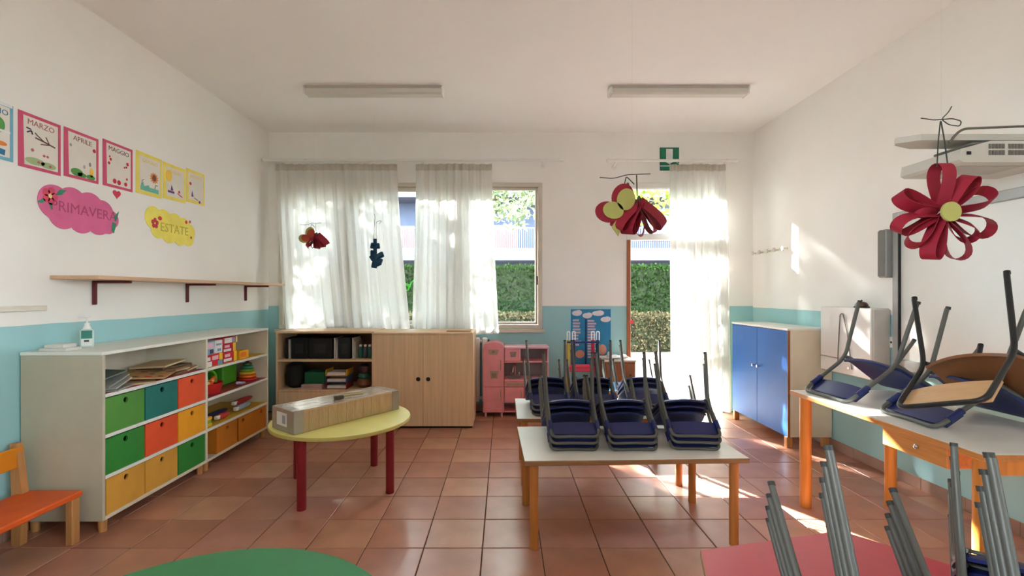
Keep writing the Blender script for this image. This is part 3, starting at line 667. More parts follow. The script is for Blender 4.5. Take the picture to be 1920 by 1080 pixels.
# things on top
t = thing('sanitizer_bottle', 'clear pump bottle of hand gel with teal label', 'bottle', (-2.44, 2.70, ST), R(38))
M_gel = mat('gel_plastic', (206, 222, 216), .15, spec=.6, var=.02)
MB().box(-.032, .032, -.022, .022, 0, .11, .01).build('body', M_gel, t, True); MB().cyl((0, 0, .11), (0, 0, .13), .02, .013, 16).cyl((0, 0, .13), (0, 0, .145), .013).build('neck', M_white, t, True)
MB().box(-.024, .024, -.0228, -.0215, .055, .102).build('label', mat('label_teal', (52, 132, 118), .5), t); MB().box(-.024, .024, -.0228, -.0215, .015, .053).build('label', mat('label_white', (226, 230, 226), .5), t); MB().box(-.012, .010, -.0232, -.0226, .035, .047).build('print', mat('label_ink', (60, 70, 74), .5), t)
MB().cyl((0, 0, .145), (0, 0, .176), .005).tube([(.004, 0, .18), (-.03, 0, .181), (-.036, 0, .17)], .006, 8, .006).box(-.014, .014, -.009, .009, .176, .188, .003).build('pump', M_white, t, True)
tag(MB().box(-.075, .075, -.05, .05, 0, .016, .003).box(-.055, .05, -.04, .045, .016, .036, .003).build('paper_pack', mat('pack_white', (216, 214, 208), .6), None, loc=(-2.47, 2.57, ST)), 'flat pack of white tissues beside the gel bottle', 'tissue pack')

# picture boards on the red shelf
M_ply = mat('puzzle_ply', (196, 152, 98), .55, var=.06); M_plyedge = mat('puzzle_pale', (206, 180, 140), .6); M_mag = mat('magazine_grey', (148, 152, 146), .5)
def board(label, x, y, z, w, d, rot, m, tilt=(0, 0), shapes=False, th=.008):
    o = thing('puzzle_board', label, 'puzzle', (x, y, z), 0, 'boards and magazines on the red shelf')
    o.rotation_euler = (tilt[0], tilt[1], rot)
    MB().box(-w/2, w/2, -d/2, d/2, 0, th, .001).build('plate', m, o)
    if shapes:
        random.seed(5)
        for i in range(4):
            for j in range(3):
                c = [k_red, k_brown, k_green, k_brown, k_orange, k_brown][(i*3+j) % 6]
                MB().prism(ell(-w/2+w*(i+.5)/4, -d/2+d*(j+.5)/3, .022, .014, 9, random.uniform(0, 3)), th, th+.002).build('puzzle_piece', c, o)
zs = .7555
board('wooden picture puzzle with red and brown pieces on the red shelf', -2.29, 2.95, zs+.022, .26, .32, .45, M_ply, (R(-1), R(3)), True)
board('thin pale board lying under the picture puzzle', -2.29, 2.86, zs, .20, .26, .7, M_plyedge)
board('lowest grey magazine at the near end of the red shelf', -2.28, 2.63, zs, .21, .18, .3, M_mag)
board('open grey magazine fanned on the near pile', -2.29, 2.62, zs+.045, .2, .17, .1, M_mag, (R(16), 0))
board('second grey magazine sloping in the near pile', -2.28, 2.63, zs+.028, .2, .17, .25, mat('magazine_pale', (176, 178, 170), .5), (R(12), 0))
board('dark green magazine on top of the near pile', -2.31, 2.63, zs+.075, .2, .17, -.2, mat('magazine_green', (92, 112, 104), .5), (R(12), 0))
board('lowest brown puzzle in the far pile on the red shelf', -2.34, 3.20, zs, .26, .24, .1, mat('puzzle_brown', (122, 84, 56), .6), th=.012)
board('second pale puzzle in the far pile on the red shelf', -2.36, 3.19, zs+.014, .24, .25, -.12, M_plyedge, th=.012)
board('third brown puzzle in the far pile on the red shelf', -2.35, 3.19, zs+.028, .25, .24, .2, mat('puzzle_brown2', (140, 104, 70), .6), th=.012)
board('fourth dark puzzle in the far pile on the red shelf', -2.36, 3.18, zs+.042, .24, .25, -.1, mat('puzzle_dark', (86, 62, 44), .6), th=.012)
board('topmost pale puzzle in the far pile on the red shelf', -2.37, 3.17, zs+.058, .22, .25, .12, M_plyedge, (R(3), R(-2)), th=.012)
board('small pale board leaning at the end of the far pile', -2.22, 3.26, zs+.012, .10, .05, 1.0, M_plyedge, (0, R(-20)))

# toys in the far half
def toy_box(label, y0, y1, z0, z1, c, faces, depth=.2):
    o = thing('game_box', label, 'game box', (SX1-.03-depth, (y0+y1)/2, z0), 0, 'game boxes on the yellow shelf'); hw, h = (y1-y0)/2-.001, z1-z0-.001
    MB().box(0, depth, -hw, hw, 0, h, .002).build('carton', colour('box_'+c[0], c[1], .45), o)
    for i, (a, b, p, q, cn, cc) in enumerate(faces):
        MB().box(depth, depth+.001, -hw+2*hw*a, -hw+2*hw*b, h*p, h*q).build('print', colour('print_'+cn, cc, .45), o)
RED = ('red', (196, 34, 46)); WHT = ('white', (228, 226, 226)); YEL = ('yellow', (240, 196, 50))
fa = [(.05, .62, .12, .4, 'white', WHT[1]), (.12, .5, .55, .85, 'pinkish', (232, 180, 190)), (.78, 1, 0, 1, 'yellow', YEL[1])]
toy_box('red game box low at the near side of the yellow shelf', 3.385, 3.60, .7555, .845, RED, [(.0, .38, 0, .42, 'white', WHT[1]), (.05, .3, .5, .8, 'white', WHT[1]), (.4, .75, .5, .85, 'pinkish', (232, 180, 190)), (.72, 1, .0, .38, 'blue', (110, 160, 190)), (.8, 1, .4, 1, 'yellow', YEL[1])])
toy_box('pale blue printed game box on the near red box', 3.385, 3.50, .8455, .94, ('paleblue', (176, 190, 206)), [(.0, .45, .05, .45, 'blue', (90, 140, 196)), (.5, .9, .05, .4, 'dark', (64, 70, 84)), (.1, .8, .55, .9, 'pinkish', (232, 200, 206))])
toy_box('white game box between the blue and red boxes', 3.505, 3.60, .8455, .945, WHT, [(.15, .85, .6, .75, 'grey', (150, 150, 158)), (.3, .8, .15, .35, 'blue', (110, 140, 180))])
toy_box('red and yellow game box at the bottom of the middle pile', 3.605, 3.79, .7555, .835, RED, fa)
toy_box('red and yellow game box second in the middle pile', 3.605, 3.775, .8355, .905, ('red2', (188, 30, 44)), fa)
toy_box('white topped red game box highest in the middle pile', 3.605, 3.80, .9055, .955, ('red3', (200, 60, 70)), [(.1, .6, .1, .9, 'white', WHT[1]), (.6, .85, .1, .9, 'lilac', (160, 150, 170)), (.88, 1, 0, 1, 'cream', (236, 214, 150))])
toy_box('small orange yellow box at the far side of the yellow shelf', 3.83, 3.97, .7555, .825, ('amber', (240, 176, 40)), [(.1, .7, .2, .8, 'orange', (228, 120, 40))])
t = thing('toy_basket', 'lime green plastic basket full of toys', 'basket', (SX1-.14, 3.57, .5335))
M_lime = colour('lime_plastic', (104, 186, 44), .4); M_gg = colour('grass_plastic', (70, 150, 36), .45)
MB().sheet(lambda u, v: ((.09+.02*v)*(1 if .125 <= u % 1 < .375 or u == .375 else 1)*math.cos(2*math.pi*u), (.105+.02*v)*math.sin(2*math.pi*u), .004+.075*v), 28, 3, .004).lathe([(.09, 0), (.09, .006)], 20).build('tub', colour('tub_red', (196, 40, 36), .45), t, True)
MB().tube([(0, -.12, .06), (0, -.12, .125), (0, -.06, .165), (0, .06, .165), (0, .12, .125), (0, .12, .06)], .011, 8, .05).build('handle', M_lime, t, True)
random.seed(9)
for k in range(7):
    c = [(236, 140, 40), (240, 200, 60), (220, 60, 40), (236, 236, 230), (240, 150, 60), (60, 140, 150), (230, 110, 50)][k]
    x, y = random.uniform(-.05, .06), -.085+k*.028
    MB().lathe([(.004, -.022), (.018, -.014), (.022, .004), (.012, .02), (.003, .024)], 10).xf(Matrix.Translation((x, y, .078+random.uniform(0, .02))) @ Matrix.Rotation(random.uniform(0, 2), 4, 'X')).build('toy', colour('toy_%d' % k, c, .4), t, True)
tag(MB().box(0, .19, -.10, .10, 0, .185, .012).build('toy_crate', M_gg, None, loc=(SX0+.09, 3.93, .5335)), 'tall grass green toy box behind the basket', 'toy box')
tag(MB().box(-.05, .06, -.022, .022, 0, .125, .003).build('toy_book', colour('toy_teal', (54, 140, 128), .45), None, loc=(SX1-.11, 3.395, .5335)), 'teal upright toy case at the near end of the middle red shelf', 'toy')
t = thing('stacking_rings', 'cone of stacked rainbow toy rings on the middle red shelf', 'toy', (SX1-.115, 4.10, .5335))
z = 0
for k, (r_, cc) in enumerate(((.075, (196, 44, 36)), (.07, (226, 110, 36)), (.064, (240, 176, 44)), (.055, (120, 170, 60)), (.046, (50, 140, 110)), (.036, (70, 110, 60)))):
    MB().lathe([(r_-.012, z), (r_, z+.006), (r_+.002, z+.013), (r_, z+.02), (r_-.012, z+.026)], 20).build('ring', colour('ring_%d' % k, cc, .35), t, True); z += .0262
MB().lathe([(.012, z), (.016, z+.01), (.01, z+.022), (.002, z+.026)], 12).build('knob', colour('ring_top', (110, 50, 40), .4), t, True)
tag(MB().lathe([(.004, -.06), (.012, -.055), (.012, .055), (.004, .06)], 10).xf(Matrix.Rotation(R(80), 4, 'X')).build('toy_whistle', colour('lilac_toy', (196, 190, 214), .35), None, True, loc=(SX1-.06, 3.90, .547)), 'lilac toy stick in front of the stacking rings', 'toy')
for i, (lab, y, x, L_, cc, z, ry) in enumerate((('dark red and white toy lying across the pale blue toy tube', 3.99, -.09, .26, (150, 30, 40), .3585, 0), ('navy toy bar at the back of the lower yellow shelf', 3.72, -.16, .30, (40, 44, 84), .3105, 0),
        ('white and red toy car on the lower yellow shelf', 3.67, -.07, .14, (206, 60, 60), .3105, 0), ('pale blue toy tube at the far end of the lower yellow shelf', 3.97, -.08, .2, (160, 180, 204), .3105, 0))):
    o = thing('toy', lab, 'toy', (SX1+x, y, z))
    mb = MB().lathe([(.006, 0), (.02, .005), (.024, L_*.45), (.02, L_*.8), (.01, L_)], 12).xf(Matrix.Translation((0, -L_/2, .024)) @ Matrix.Rotation(R(-90), 4, 'X')); mb.build('body', colour('toyb_%d' % i, cc, .4), o, True)
    MB().box(-.018, .018, -L_/2-.02, -L_/2+.05, .01, .04, .006).build('tip', M_white, o, True)
for i, (lab, cc, z, y) in enumerate((('yellow toy block lowest at the near end of the lower yellow shelf', (222, 190, 40), .3105, 3.43), ('lime toy block on the yellow blocks', (150, 180, 60), .334, 3.42), ('golden toy block topmost of the near pile', (240, 180, 40), .3575, 3.43))):
    tag(MB().box(-.12, .12, -.045, .045, 0, .022, .004).build('toy_block', colour('tblock_%d' % i, cc, .4), None, loc=(SX1-.15, y, z)), lab, 'toy block', 'flat blocks on the lower yellow shelf')

# ---------------------------------------------------------------- small bench
t = thing('bench', 'low orange bench with yellow backrest against the left wall', 'bench', (-2.56, 2.43, 0))
M_or = colour('orange_paint', (222, 92, 34), .42); M_amber = colour('amber_paint', (226, 138, 28), .42)
MB().box(.04, .345, -1.0, 0.0, .238, .268, .006).build('seat', M_or, t)
for y in (-.035, -.96):
    MB().box(.300, .338, y-.02, y+.025, 0, .238, .004).build('leg', M_beech, t)
    MB().prism([(.02, 0), (.065, 0), (.075, .27), (.045, .525), (.012, .525), (.02, .27)], -.018, .018, Matrix(((1, 0, 0, 0), (0, 0, 1, y), (0, 1, 0, 0), (0, 0, 0, 1)))).build('post', M_beech, t)
MB().box(.030, .050, -.98, -.02, .40, .505, .005).build('backrest', M_amber, t)

# ---------------------------------------------------------------- tables
def round_table(label, cx, cy, r, h, top, edge, legs, leg_m, leg_r):
    t = thing('round_table', label, 'table', (cx, cy, 0))
    MB().lathe([(r-.012, h-.026), (r-.002, h-.022), (r, h-.012), (r-.003, h-.002)], 64).build('rim', edge, t, True)
    MB().lathe([(r-.004, h-.003), (r-.005, h)], 64).build('top', top, t)
    for x, y in legs: MB().cyl((x-cx, y-cy, 0), (x-cx, y-cy, h-.026), leg_r, seg=18).build('leg', leg_m, t, True)
H = .465
M_yt = colour('pale_yellow_laminate', (226, 218, 132), .35, var=.02); M_ye = colour('yellow_edge', (188, 170, 92), .5)
round_table('round pale yellow table with dark red legs', -1.10, 3.14, .455, .46, M_yt, M_ye, [(-1.22, 2.78), (-.746, 3.02), (-.985, 3.50), (-1.46, 3.265)], colour('red_leg', (132, 22, 28), .4), .0275)
round_table('round green table at the bottom edge of the picture', -.765, .99, .54, .46, colour('green_laminate', (58, 134, 84), .35, var=.02), colour('green_edge', (120, 140, 92), .5),
            [(-.765+.42*math.cos(a), .99+.42*math.sin(a)) for a in (R(45), R(135), R(225), R(315))], colour('green_leg', (40, 110, 66), .4), .0275)
def rect_table(label, cx, cy, rot, w, d, h, top, edge, legm, leg_r, inset):
    t = thing('rectangular_table', label, 'table', (cx, cy, 0), rot)
    MB().box(-w/2, w/2, -d/2, d/2, h-.026, h-.0015, .003).build('edge', edge, t); MB().box(-w/2+.003, w/2-.003, -d/2+.003, d/2-.003, h-.0016, h, .0004).build('top', top, t)
    for x in (-1, 1):
        for y in (-1, 1): MB().cyl((x*(w/2-inset), y*(d/2-inset), 0), (x*(w/2-inset), y*(d/2-inset), h-.026), leg_r, seg=18).build('leg', legm, t, True)
    return t
M_tedge = mat('table_edge_wood', (150, 108, 72), .5, var=.1, stretch=(1, 9, 9)); M_tleg = mat('honey_leg', (192, 122, 62), .42, var=.12, scale=3, stretch=(12, 12, .6))
t1 = rect_table('white topped low table in front with three chair stacks', .665, 2.622, R(2.0), 1.15, .60, H, M_tabletop, M_tedge, M_tleg, .023, .055)
t2 = rect_table('white topped low table behind with three chair stacks', .665, 3.385, R(0.0), 1.16, .60, H, M_tabletop, M_tedge, M_tleg, .023, .055)
TH = .70
t = rect_table('taller white topped table with drawer by the whiteboard', 2.105, 2.30, 0, .64, 1.165, TH, M_tabletop, mat('orange_edge', (190, 122, 60), .45, var=.1, stretch=(9, 1, 9)), M_orangewood, .031, .06)
dr = MB().box(-.30, .24, -.42, -.10, TH-.115, TH-.027, .002).build('drawer', mat('drawer_wood', (196, 126, 62), .5, var=.1, stretch=(9, .7, 9)), t)
MB().lathe([(.002, 0), (.009, .004), (.011, .014), (.004, .02)], 12).xf(Matrix.Translation((-.30, -.29, TH-.065)) @ Matrix.Rotation(R(-90), 4, 'Y')).build('knob', M_chrome, dr, True)
MB().box(-.27, .27, -.565, -.545, TH-.085, TH-.027, .002).build('apron', M_orangewood, t)
t = thing('hexagonal_table', 'pinkish red hexagonal table in the near right corner', 'table', (1.022, 1.094, 0), 0)
hexp = [(.561*math.cos(R(72.9+60*k)), .561*math.sin(R(72.9+60*k))) for k in range(6)]
MB().prism(hexp, H-.026, H-.0015).build('edge', mat('hex_edge', (176, 130, 96), .5), t); MB().prism([(x*.994, y*.994) for x, y in hexp], H-.0016, H).build('top', mat('pink_laminate', (196, 72, 86), .32, spec=.5, var=.02), t)
for k in range(0, 6): MB().cyl((hexp[k][0]*.82, hexp[k][1]*.82, 0), (hexp[k][0]*.82, hexp[k][1]*.82, H-.026), .024).build('leg', M_tleg, t, True)

# ---------------------------------------------------------------- parcel and tool
ang = math.atan2(.63, .483)
t = thing('parcel', 'long brown carton wrapped in clear film on the yellow table', 'parcel', (-1.110, 3.130, .4602), ang)
M_card = mat('wrapped_carton', (170, 138, 94), .3, spec=.7, var=.05, scale=3, bump=.7, bscale=7, coat=.9, bdist=.04, stretch=(1.6, 1, .6))
M_cardt = mat('wrapped_carton_top', (190, 170, 146), .25, spec=.7, var=.06, scale=3, bump=.7, bscale=6, coat=.9, bdist=.04, stretch=(1, 1.8, 1))
MB().box(-.395, .395, -.13, .13, 0, .136, .005).build('carton', M_card, t); MB().box(-.39, .39, -.126, .126, .136, .1385, .001).build('film_top', M_cardt, t)
M_tape2 = mat('packing_tape', (150, 140, 124), .2, spec=.6, bump=.4, bscale=30)
for x in (-.395, .335): MB().box(x-.0015, x+.0615, -.1325, .1325, -.0, .1395, .003).build('tape', M_tape2, t)
MB().box(-.398, -.3955, -.05, .07, .035, .115).build('address_label', mat('address_paper', (222, 216, 208), .7), t)
MB().box(-.399, -.398, -.035, .0, .05, .10).build('print', mat('print_grey', (130, 124, 120), .7), t)
ln = MB()
for k in range(9): ln.box(-.30+k*.065, -.298+k*.065, -.1312, -.13, .006, .125)
ln.build('fold_line', mat('fold_brown', (150, 122, 84), .5), t)
t = thing('hand_tool', 'small wooden handled brush lying on the parcel', 'brush', (-1.065, 3.10, .599), R(38))
MB().box(-.075, -.015, -.017, .017, .002, .024, .004).build('head', mat('tool_dark', (70, 62, 46), .6), t); MB().tube([(-.02, 0, .014), (.05, 0, .018), (.12, 0, .016)], .0075, 8).build('handle', mat('tool_handle', (170, 152, 96), .5), t, True)

# ---------------------------------------------------------------- chairs
CT, CS = Vector((-.10, .58)), Vector((.30, .31))
def chair_proto(name, label, tube_m, seat_m, back_m, cap_m, sleeve, w0=.478, w1=.554):
    root = thing(name, label, 'chair'); r = .0095
    f = MB(); f.tube([(-.165, -.09, .012), (-.150, 0, .31), (-.145, -.100, .580), (-.05, -.092, .574), (.05, -.092, .574), (.145, -.100, .580), (.150, 0, .31), (.165, -.09, .012)], r, 10, .055, n=6)
    f.build('back_frame', tube_m, root, True)
    for s_ in (-1, 1):
        g = MB(); g.tube([(s_*.165, .29, .012), (s_*.158, .262, .292), (s_*.140, .02, .297), (s_*.145, -.004, .304)], r, 10, .045, n=6); g.build('front_leg', tube_m, root, True)
    cr = MB(); cr.tube([(-.142, .05, .290), (.142, .05, .290)], .006, 8); cr.tube([(-.150, .20, .288), (.150, .20, .288)], .006, 8); cr.build('crossbar', tube_m, root, True)
    def seat(u, v):
        x = (u*2-1); y = -.035*(1-x*x)*(1-v)+(-.005+.315*v)
        wdt = .138+.03*math.sin(min(1, v*1.2)*math.pi*.5)
        edge = 1-.10*max(0, v-.8)/.2*abs(x)**3
        z = .309-.012*math.exp(-((v-.35)/.3)**2)*(1-x*x)-.030*max(0, (v-.86)/.14)**2+.02*max(0, (.16-v)/.16)**2
        return (x*wdt*edge, y, z)
    MB().sheet(seat, 14, 14, .011).build('seat', seat_m, root, True)
    def back(u, v):
        x = (u*2-1); w = w0+(w1-w0)*v
        yl = -(w-.31)*.37
        return (x*.146, yl-.008*(1-x*x)+.019, w+.006*(1-x*x)*(1 if v > .5 else -1)*abs(2*v-1))
    bk = MB().sheet(back, 14, 8, .010)
    if sleeve:
        for s_ in (-1, 1):
            bk.tube([(s_*.1475, -.058, .466), (s_*.1465, -.080, .526)], .0135, 10)
    bk.build('backrest', back_m, root, True)
    for x, y in ((-.165, -.09), (.165, -.09), (-.165, .29), (.165, .29)):
        MB().cyl((x, y, 0), (x*.998, y+.0035*(1 if y < 0 else -.3), .012), .0103, seg=10).build('foot_cap', cap_m, root, True)
    return root
M_cap = mat('foot_cap_grey', (56, 56, 54), .6)
def pose(x, y, z0, rot, s, k, dtilt=0.0, roll=0.0, root=None, drop=True):
    d = (CS-CT).normalized(); base = math.atan2(d.y, d.x)+dtilt
    d = Vector((math.cos(base), math.sin(base))); n = Vector((d.y, -d.x))
    a = Vector((math.sin(rot), math.cos(rot), 0)); z = Vector((0, 0, 1))
    Yc = a*d.x+z*n.x; Zc = a*d.y+z*n.y; Xc = Yc.cross(Zc)
    M3 = Matrix((Xc, Yc, Zc)).transposed()
    if roll: M3 = Matrix.Rotation(roll, 3, a) @ M3
    o = Vector((x, y, z0))-M3 @ Vector((0, CT.x, CT.y))*s
    M = Matrix.Translation(o) @ (M3*s).to_4x4()
    if drop:                                                 # rest exactly on the surface
        lo = min((M @ v.co).z for ch in root.children for v in ch.data.vertices)
        M = Matrix.Translation((0, 0, z0+.0005-lo)) @ M
    return Matrix.Translation(a*(-.008*k)+z*(.036*k)) @ M
navy = chair_proto('stacking_chair', 'proto', M_grey, M_navy, M_navy, M_cap, True)
first = [True]
def place(root, M, label, group):
    if first[0]:
        first[0] = False; root.matrix_world = M; root['label'] = label; root['group'] = group; return root
    return copy_thing(root, M, label, group)
def stack(x, y, rot, s, n, where, group, zt=H):
    names = {2: ['lower', 'upper'], 3: ['lowest', 'middle', 'topmost'], 4: ['lowest', 'second lowest', 'second highest', 'topmost']}[n]
    for k in range(n):
        jit = random.uniform(-.004, .004)
        place(navy, pose(x+jit, y, zt, rot, s, k, root=navy), 'upturned navy chair, %s in the %s' % (names[k], where), group)
random.seed(31)
g1 = 'chairs stacked upside down on the front white table'
stack(.378, 2.445, R(0), .865, 3, 'left stack on the front white table', g1)
stack(.690, 2.445, R(-1), .865, 3, 'middle stack on the front white table', g1)
stack(1.025, 2.455, R(4), .865, 3, 'right stack on the front white table', g1)
g2 = 'chairs stacked upside down on the rear white table'
stack(.320, 3.145, R(-2), .865, 3, 'left stack on the rear white table', g2)
stack(.640, 3.145, R(1), .865, 3, 'middle stack on the rear white table', g2)
stack(1.000, 3.150, R(2), .865, 3, 'right stack on the rear white table', g2)
g3 = 'chairs stacked upside down on the pinkish red table'
stack(.761, .656, .150, .865, 4, 'left stack on the red table', g3)
stack(1.035, .875, .75, .75, 4, 'right stack on the red table', g3)
g4 = 'chairs laid upside down on the taller table'
copy_thing(navy, pose(1.848, 2.661, TH, 1.507, 1.15, 0, root=navy), 'navy chair upside down alone at the far end of the taller table', g4)
copy_thing(navy, pose(1.900, 2.183, TH, 1.593, 1.10, 0, root=navy), 'navy chair upside down under the plywood chair', g4)
ply = chair_proto('plywood_chair', 'light plywood chair with black frame upturned on the navy chair', M_dgrey, mat('brown_ply', (132, 84, 52), .45, var=.06, stretch=(6, 1, 6)), mat('light_ply', (206, 164, 118), .4, var=.06, stretch=(1, 6, 6)), M_black, False, .462, .566)
ply['group'] = g4
ply.matrix_world = pose(1.815, 1.932, .837, 1.297, 1.147, 0, -.039, -.314, root=ply, drop=False)

# ---------------------------------------------------------------- wooden shelf and cupboard under the window
t = thing('open_bookcase', 'low wooden bookcase with dark back under the curtains', 'bookcase', (-1.748, 4.715, 0))
BW, BD, BH = .478, .215, .935
for s_ in (-1, 1): MB().box(min(s_*BW, s_*(BW-.02)), max(s_*BW, s_*(BW-.02)), -BD, BD, .06, BH-.02, .002).build('side_panel', M_veneer, t)
MB().box(-BW-.004, BW+.004, -BD-.004, BD, BH-.02, BH, .002).build('top', M_veneer, t)
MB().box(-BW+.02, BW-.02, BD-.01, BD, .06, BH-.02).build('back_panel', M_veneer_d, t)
for z in (.06, .345, .638): MB().box(-BW+.02, BW-.02, -BD+.004, BD-.01, z, z+.02, .001).build('shelf', M_veneer, t)
MB().box(-BW+.01, BW-.01, -BD+.02, BD-.02, 0, .06).build('plinth', M_black, t)
MB().box(-BW+.022, BW-.022, -BD+.0, -BD+.016, .085, .343, .002).build('drawer_front', M_veneer, t)
bx, by = -1.748, 4.715
M_file = mat('file_black', (12, 12, 14), .6); M_sheet = mat('paper_white', (210, 206, 200), .8)
for i, (x0, x1, lab) in enumerate(((-.415, -.385, 'black file at the left end of the bookcase top shelf'), (-.355, -.19, 'wide black file box second on the bookcase top shelf'), (-.185, .055, 'wide black file box in the middle of the bookcase top shelf'), (.115, .235, 'narrow black file box right of centre in the bookcase'))):
    o = thing('file_box', lab, 'file box', (bx+(x0+x1)/2, by-.03, .6585), 0, 'black file boxes in the bookcase'); hw = (x1-x0)/2-.001
    MB().box(-hw, hw, -.13, .13, 0, .205+.006*(i % 2), .004).build('cover', M_file, o); MB().box(-hw*.5, hw*.5, -.1315, -.13, .05, .15, .001).build('spine_label', mat('spine_dark', (38, 38, 42), .6), o)
for i, (x, w, h, lab) in enumerate(((-.372, .014, .19, 'thin sheaf of white papers at the left of the top shelf'), (.082, .026, .205, 'sheaf of white papers between the file boxes'), (.262, .024, .205, 'sheaf of white papers beside the small toys in the bookcase'))):
    o = thing('paper_sheaf', lab, 'papers', (bx+x, by-.04, .6585), 0, 'white papers in the bookcase')
    for k in range(3): MB().box(-w/2+k*w/3, -w/2+(k+.8)*w/3, -.12+.012*k, .12, 0, h-.02*k).build('sheet', M_sheet, o)
for i, (x, cc, lab) in enumerate(((.315, (40, 110, 100), 'small teal jar at the right of the top shelf'), (.36, (70, 76, 84), 'small grey jar beside the teal jar'), (.405, (46, 96, 84), 'small green jar at the far right of the top shelf'))):
    o = thing('jar', lab, 'jar', (bx+x, by-.1, .6585), 0, 'small jars in the bookcase'); MB().lathe([(.017, 0), (.02, .01), (.02, .1), (.012, .115)], 12).build('body', colour('jar_%d' % i, cc, .4), o, True); MB().lathe([(.014, .115), (.014, .135)], 12).build('lid', M_white, o, True)
o = thing('black_bag', 'round black bag at the left of the lower bookcase shelf', 'bag', (bx-.345, by-.06, .3655)); MB().lathe([(.06, 0), (.10, .03), (.105, .12), (.09, .21), (.05, .245), (.012, .25)], 18).build('body', mat('bag_black', (16, 16, 18), .7), o, True); MB().tube([(-.04, 0, .235), (-.02, 0, .265), (.02, 0, .265), (.04, 0, .235)], .008, 8, .02).build('handle', mat('bag_black', (16, 16, 18), .7), o, True)
tag(MB().box(-.105, .105, -.1, .1, 0, .02, .002).box(-.10, .10, -.095, .1, .02, .045, .003).build('paper_pile', mat('pinkish_paper', (196, 160, 154), .8), None, loc=(bx-.14, by-.1, .3655)), 'pile of pinkish papers under the green box', 'papers')
tag(MB().box(-.105, .105, -.1, .1, 0, .115, .008).build('green_box', colour('box_green', (16, 92, 60), .5), None, loc=(bx-.12, by-.06, .4115)), 'dark green plastic box on the lower bookcase shelf', 'box')
def tray(lab, z, cc, nm):
    o = thing('letter_tray', lab, 'tray', (bx+.105, by-.1, z), 0, 'letter trays in the bookcase'); m = colour(nm, cc, .4)
    MB().box(-.105, .105, -.1, .1, 0, .008, .002).box(-.105, -.097, -.1, .1, .008, .062, .002).box(.097, .105, -.1, .1, .008, .062, .002).build('tray', m, o); MB().box(-.09, .09, -.095, .09, .009, .036).build('paper_stack', M_sheet, o)
tray('dark red letter tray at the bottom of the tray tower', .3655, (130, 30, 34), 'tray_red'); tray('blue letter tray in the middle of the tray tower', .4295, (44, 70, 120), 'tray_blue'); tray('yellow letter tray on top of the tray tower', .4935, (206, 160, 40), 'tray_yellow')
o = thing('toy_figure', 'teal and brown round toy figure at the right of the lower shelf', 'toy', (bx+.345, by-.08, .3655)); MB().lathe([(.05, 0), (.075, .03), (.07, .07), (.055, .09)], 16).build('base', mat('toy_brown', (120, 76, 46), .5), o, True); MB().lathe([(.05, .088), (.062, .11), (.05, .14)], 16).build('collar', mat('toy_teal2', (40, 100, 84), .5), o, True); MB().lathe([(.03, .138), (.055, .17), (.05, .21), (.02, .235)], 16).build('head', mat('toy_dark', (70, 50, 56), .5), o, True)

t = thing('wooden_cupboard', 'beech two door cupboard under the window', 'cupboard', (-.781, 4.69, 0))
CW, CD, CH = .482, .235, .925
MB().box(-CW, CW, -CD+.02, CD, .02, CH-.02, .002).build('body', M_veneer, t); MB().box(-CW-.003, CW+.003, -CD, CD, CH-.02, CH, .003).build('top', M_veneer, t); MB().box(-CW+.01, CW-.01, -CD+.03, CD-.01, 0, .02).build('plinth', M_black, t)
for s_ in (-1, 1):
    d = MB(); x0, x1 = (-CW, -.0015) if s_ < 0 else (.0015, CW); d.holed(x0, x1, .022, CH-.022, -CD, -CD+.019, s_*.048, .475, .021, 20)
    d = d.build('door', M_veneer, t); MB().cyl((s_*.048, -CD+.006, .475), (s_*.048, -CD+.020, .475), .0225, seg=20).build('finger_pull', M_black, d, True)
tag(MB().box(-.12, .12, -.05, .05, 0, .008, .002).build('thin_book', mat('book_tan', (176, 140, 110), .6), None, loc=(-.45, 4.62, CH)), 'thin tan booklet lying on the wooden cupboard', 'book')
t = thing('radiator', 'white ribbed radiator behind the cupboard', 'radiator', (-.60, 5.06, .12))
for k in range(9): MB().box(-.32+k*.085, -.32+k*.085+.06, -.045, .045, 0, .70, .012).build('rib', M_white, t)
MB().cyl((-.33, 0, .04), (.42, 0, .04), .016).cyl((-.33, 0, .66), (.42, 0, .66), .016).build('pipe', M_white, t, True); MB().cyl((.40, 0, .66), (.44, 0, .66), .022).build('valve', M_black, t, True)
MB().box(-.3, -.26, -.02, .07, -.12, 0).box(.25, .29, -.02, .07, -.12, 0).build('stand', M_white, t)

# ---------------------------------------------------------------- pink toy kitchen
t = thing('toy_kitchen', 'pink wooden toy kitchen with fridge and sink under the window', 'toy kitchen', (-.224, 4.86, 0))
PK = colour('kitchen_pink', (236, 154, 162), .5); PKD = colour('kitchen_deep_pink', (206, 110, 124), .5); PKL = colour('kitchen_pale_pink', (240, 190, 198), .45); EMB = colour('kitchen_emblem', (176, 150, 128), .5)
arch = [(0, .05), (.225, .05), (.225, .735)]+[(.1125+.1125*math.cos(a), .735+.055*math.sin(a)) for a in [math.pi*k/12 for k in range(1, 12)]]+[(0, .735)]
MB().prism(arch, -.25, 0, XZ).build('fridge_body', PK, t)
rim = MB(); pts = [(.225, .735)]+[(.1125+.1125*math.cos(a), .735+.055*math.sin(a)) for a in [math.pi*k/12 for k in range(1, 12)]]+[(0, .735)]
rim.tube([(x, .0, z+.002) for x, z in pts], .007, 6).build('arch_rim', PKL, t, True)
d = MB().box(.006, .219, -.012, 0, .325, .73, .003).build('fridge_door', PK, t)
MB().prism([(.055, .715), (.17, .715), (.155, .66), (.07, .66)], .012, .016, XZ).prism([(.075, .49), (.165, .49), (.155, .41), (.085, .41)], .012, .016, XZ).build('emblem', EMB, d)
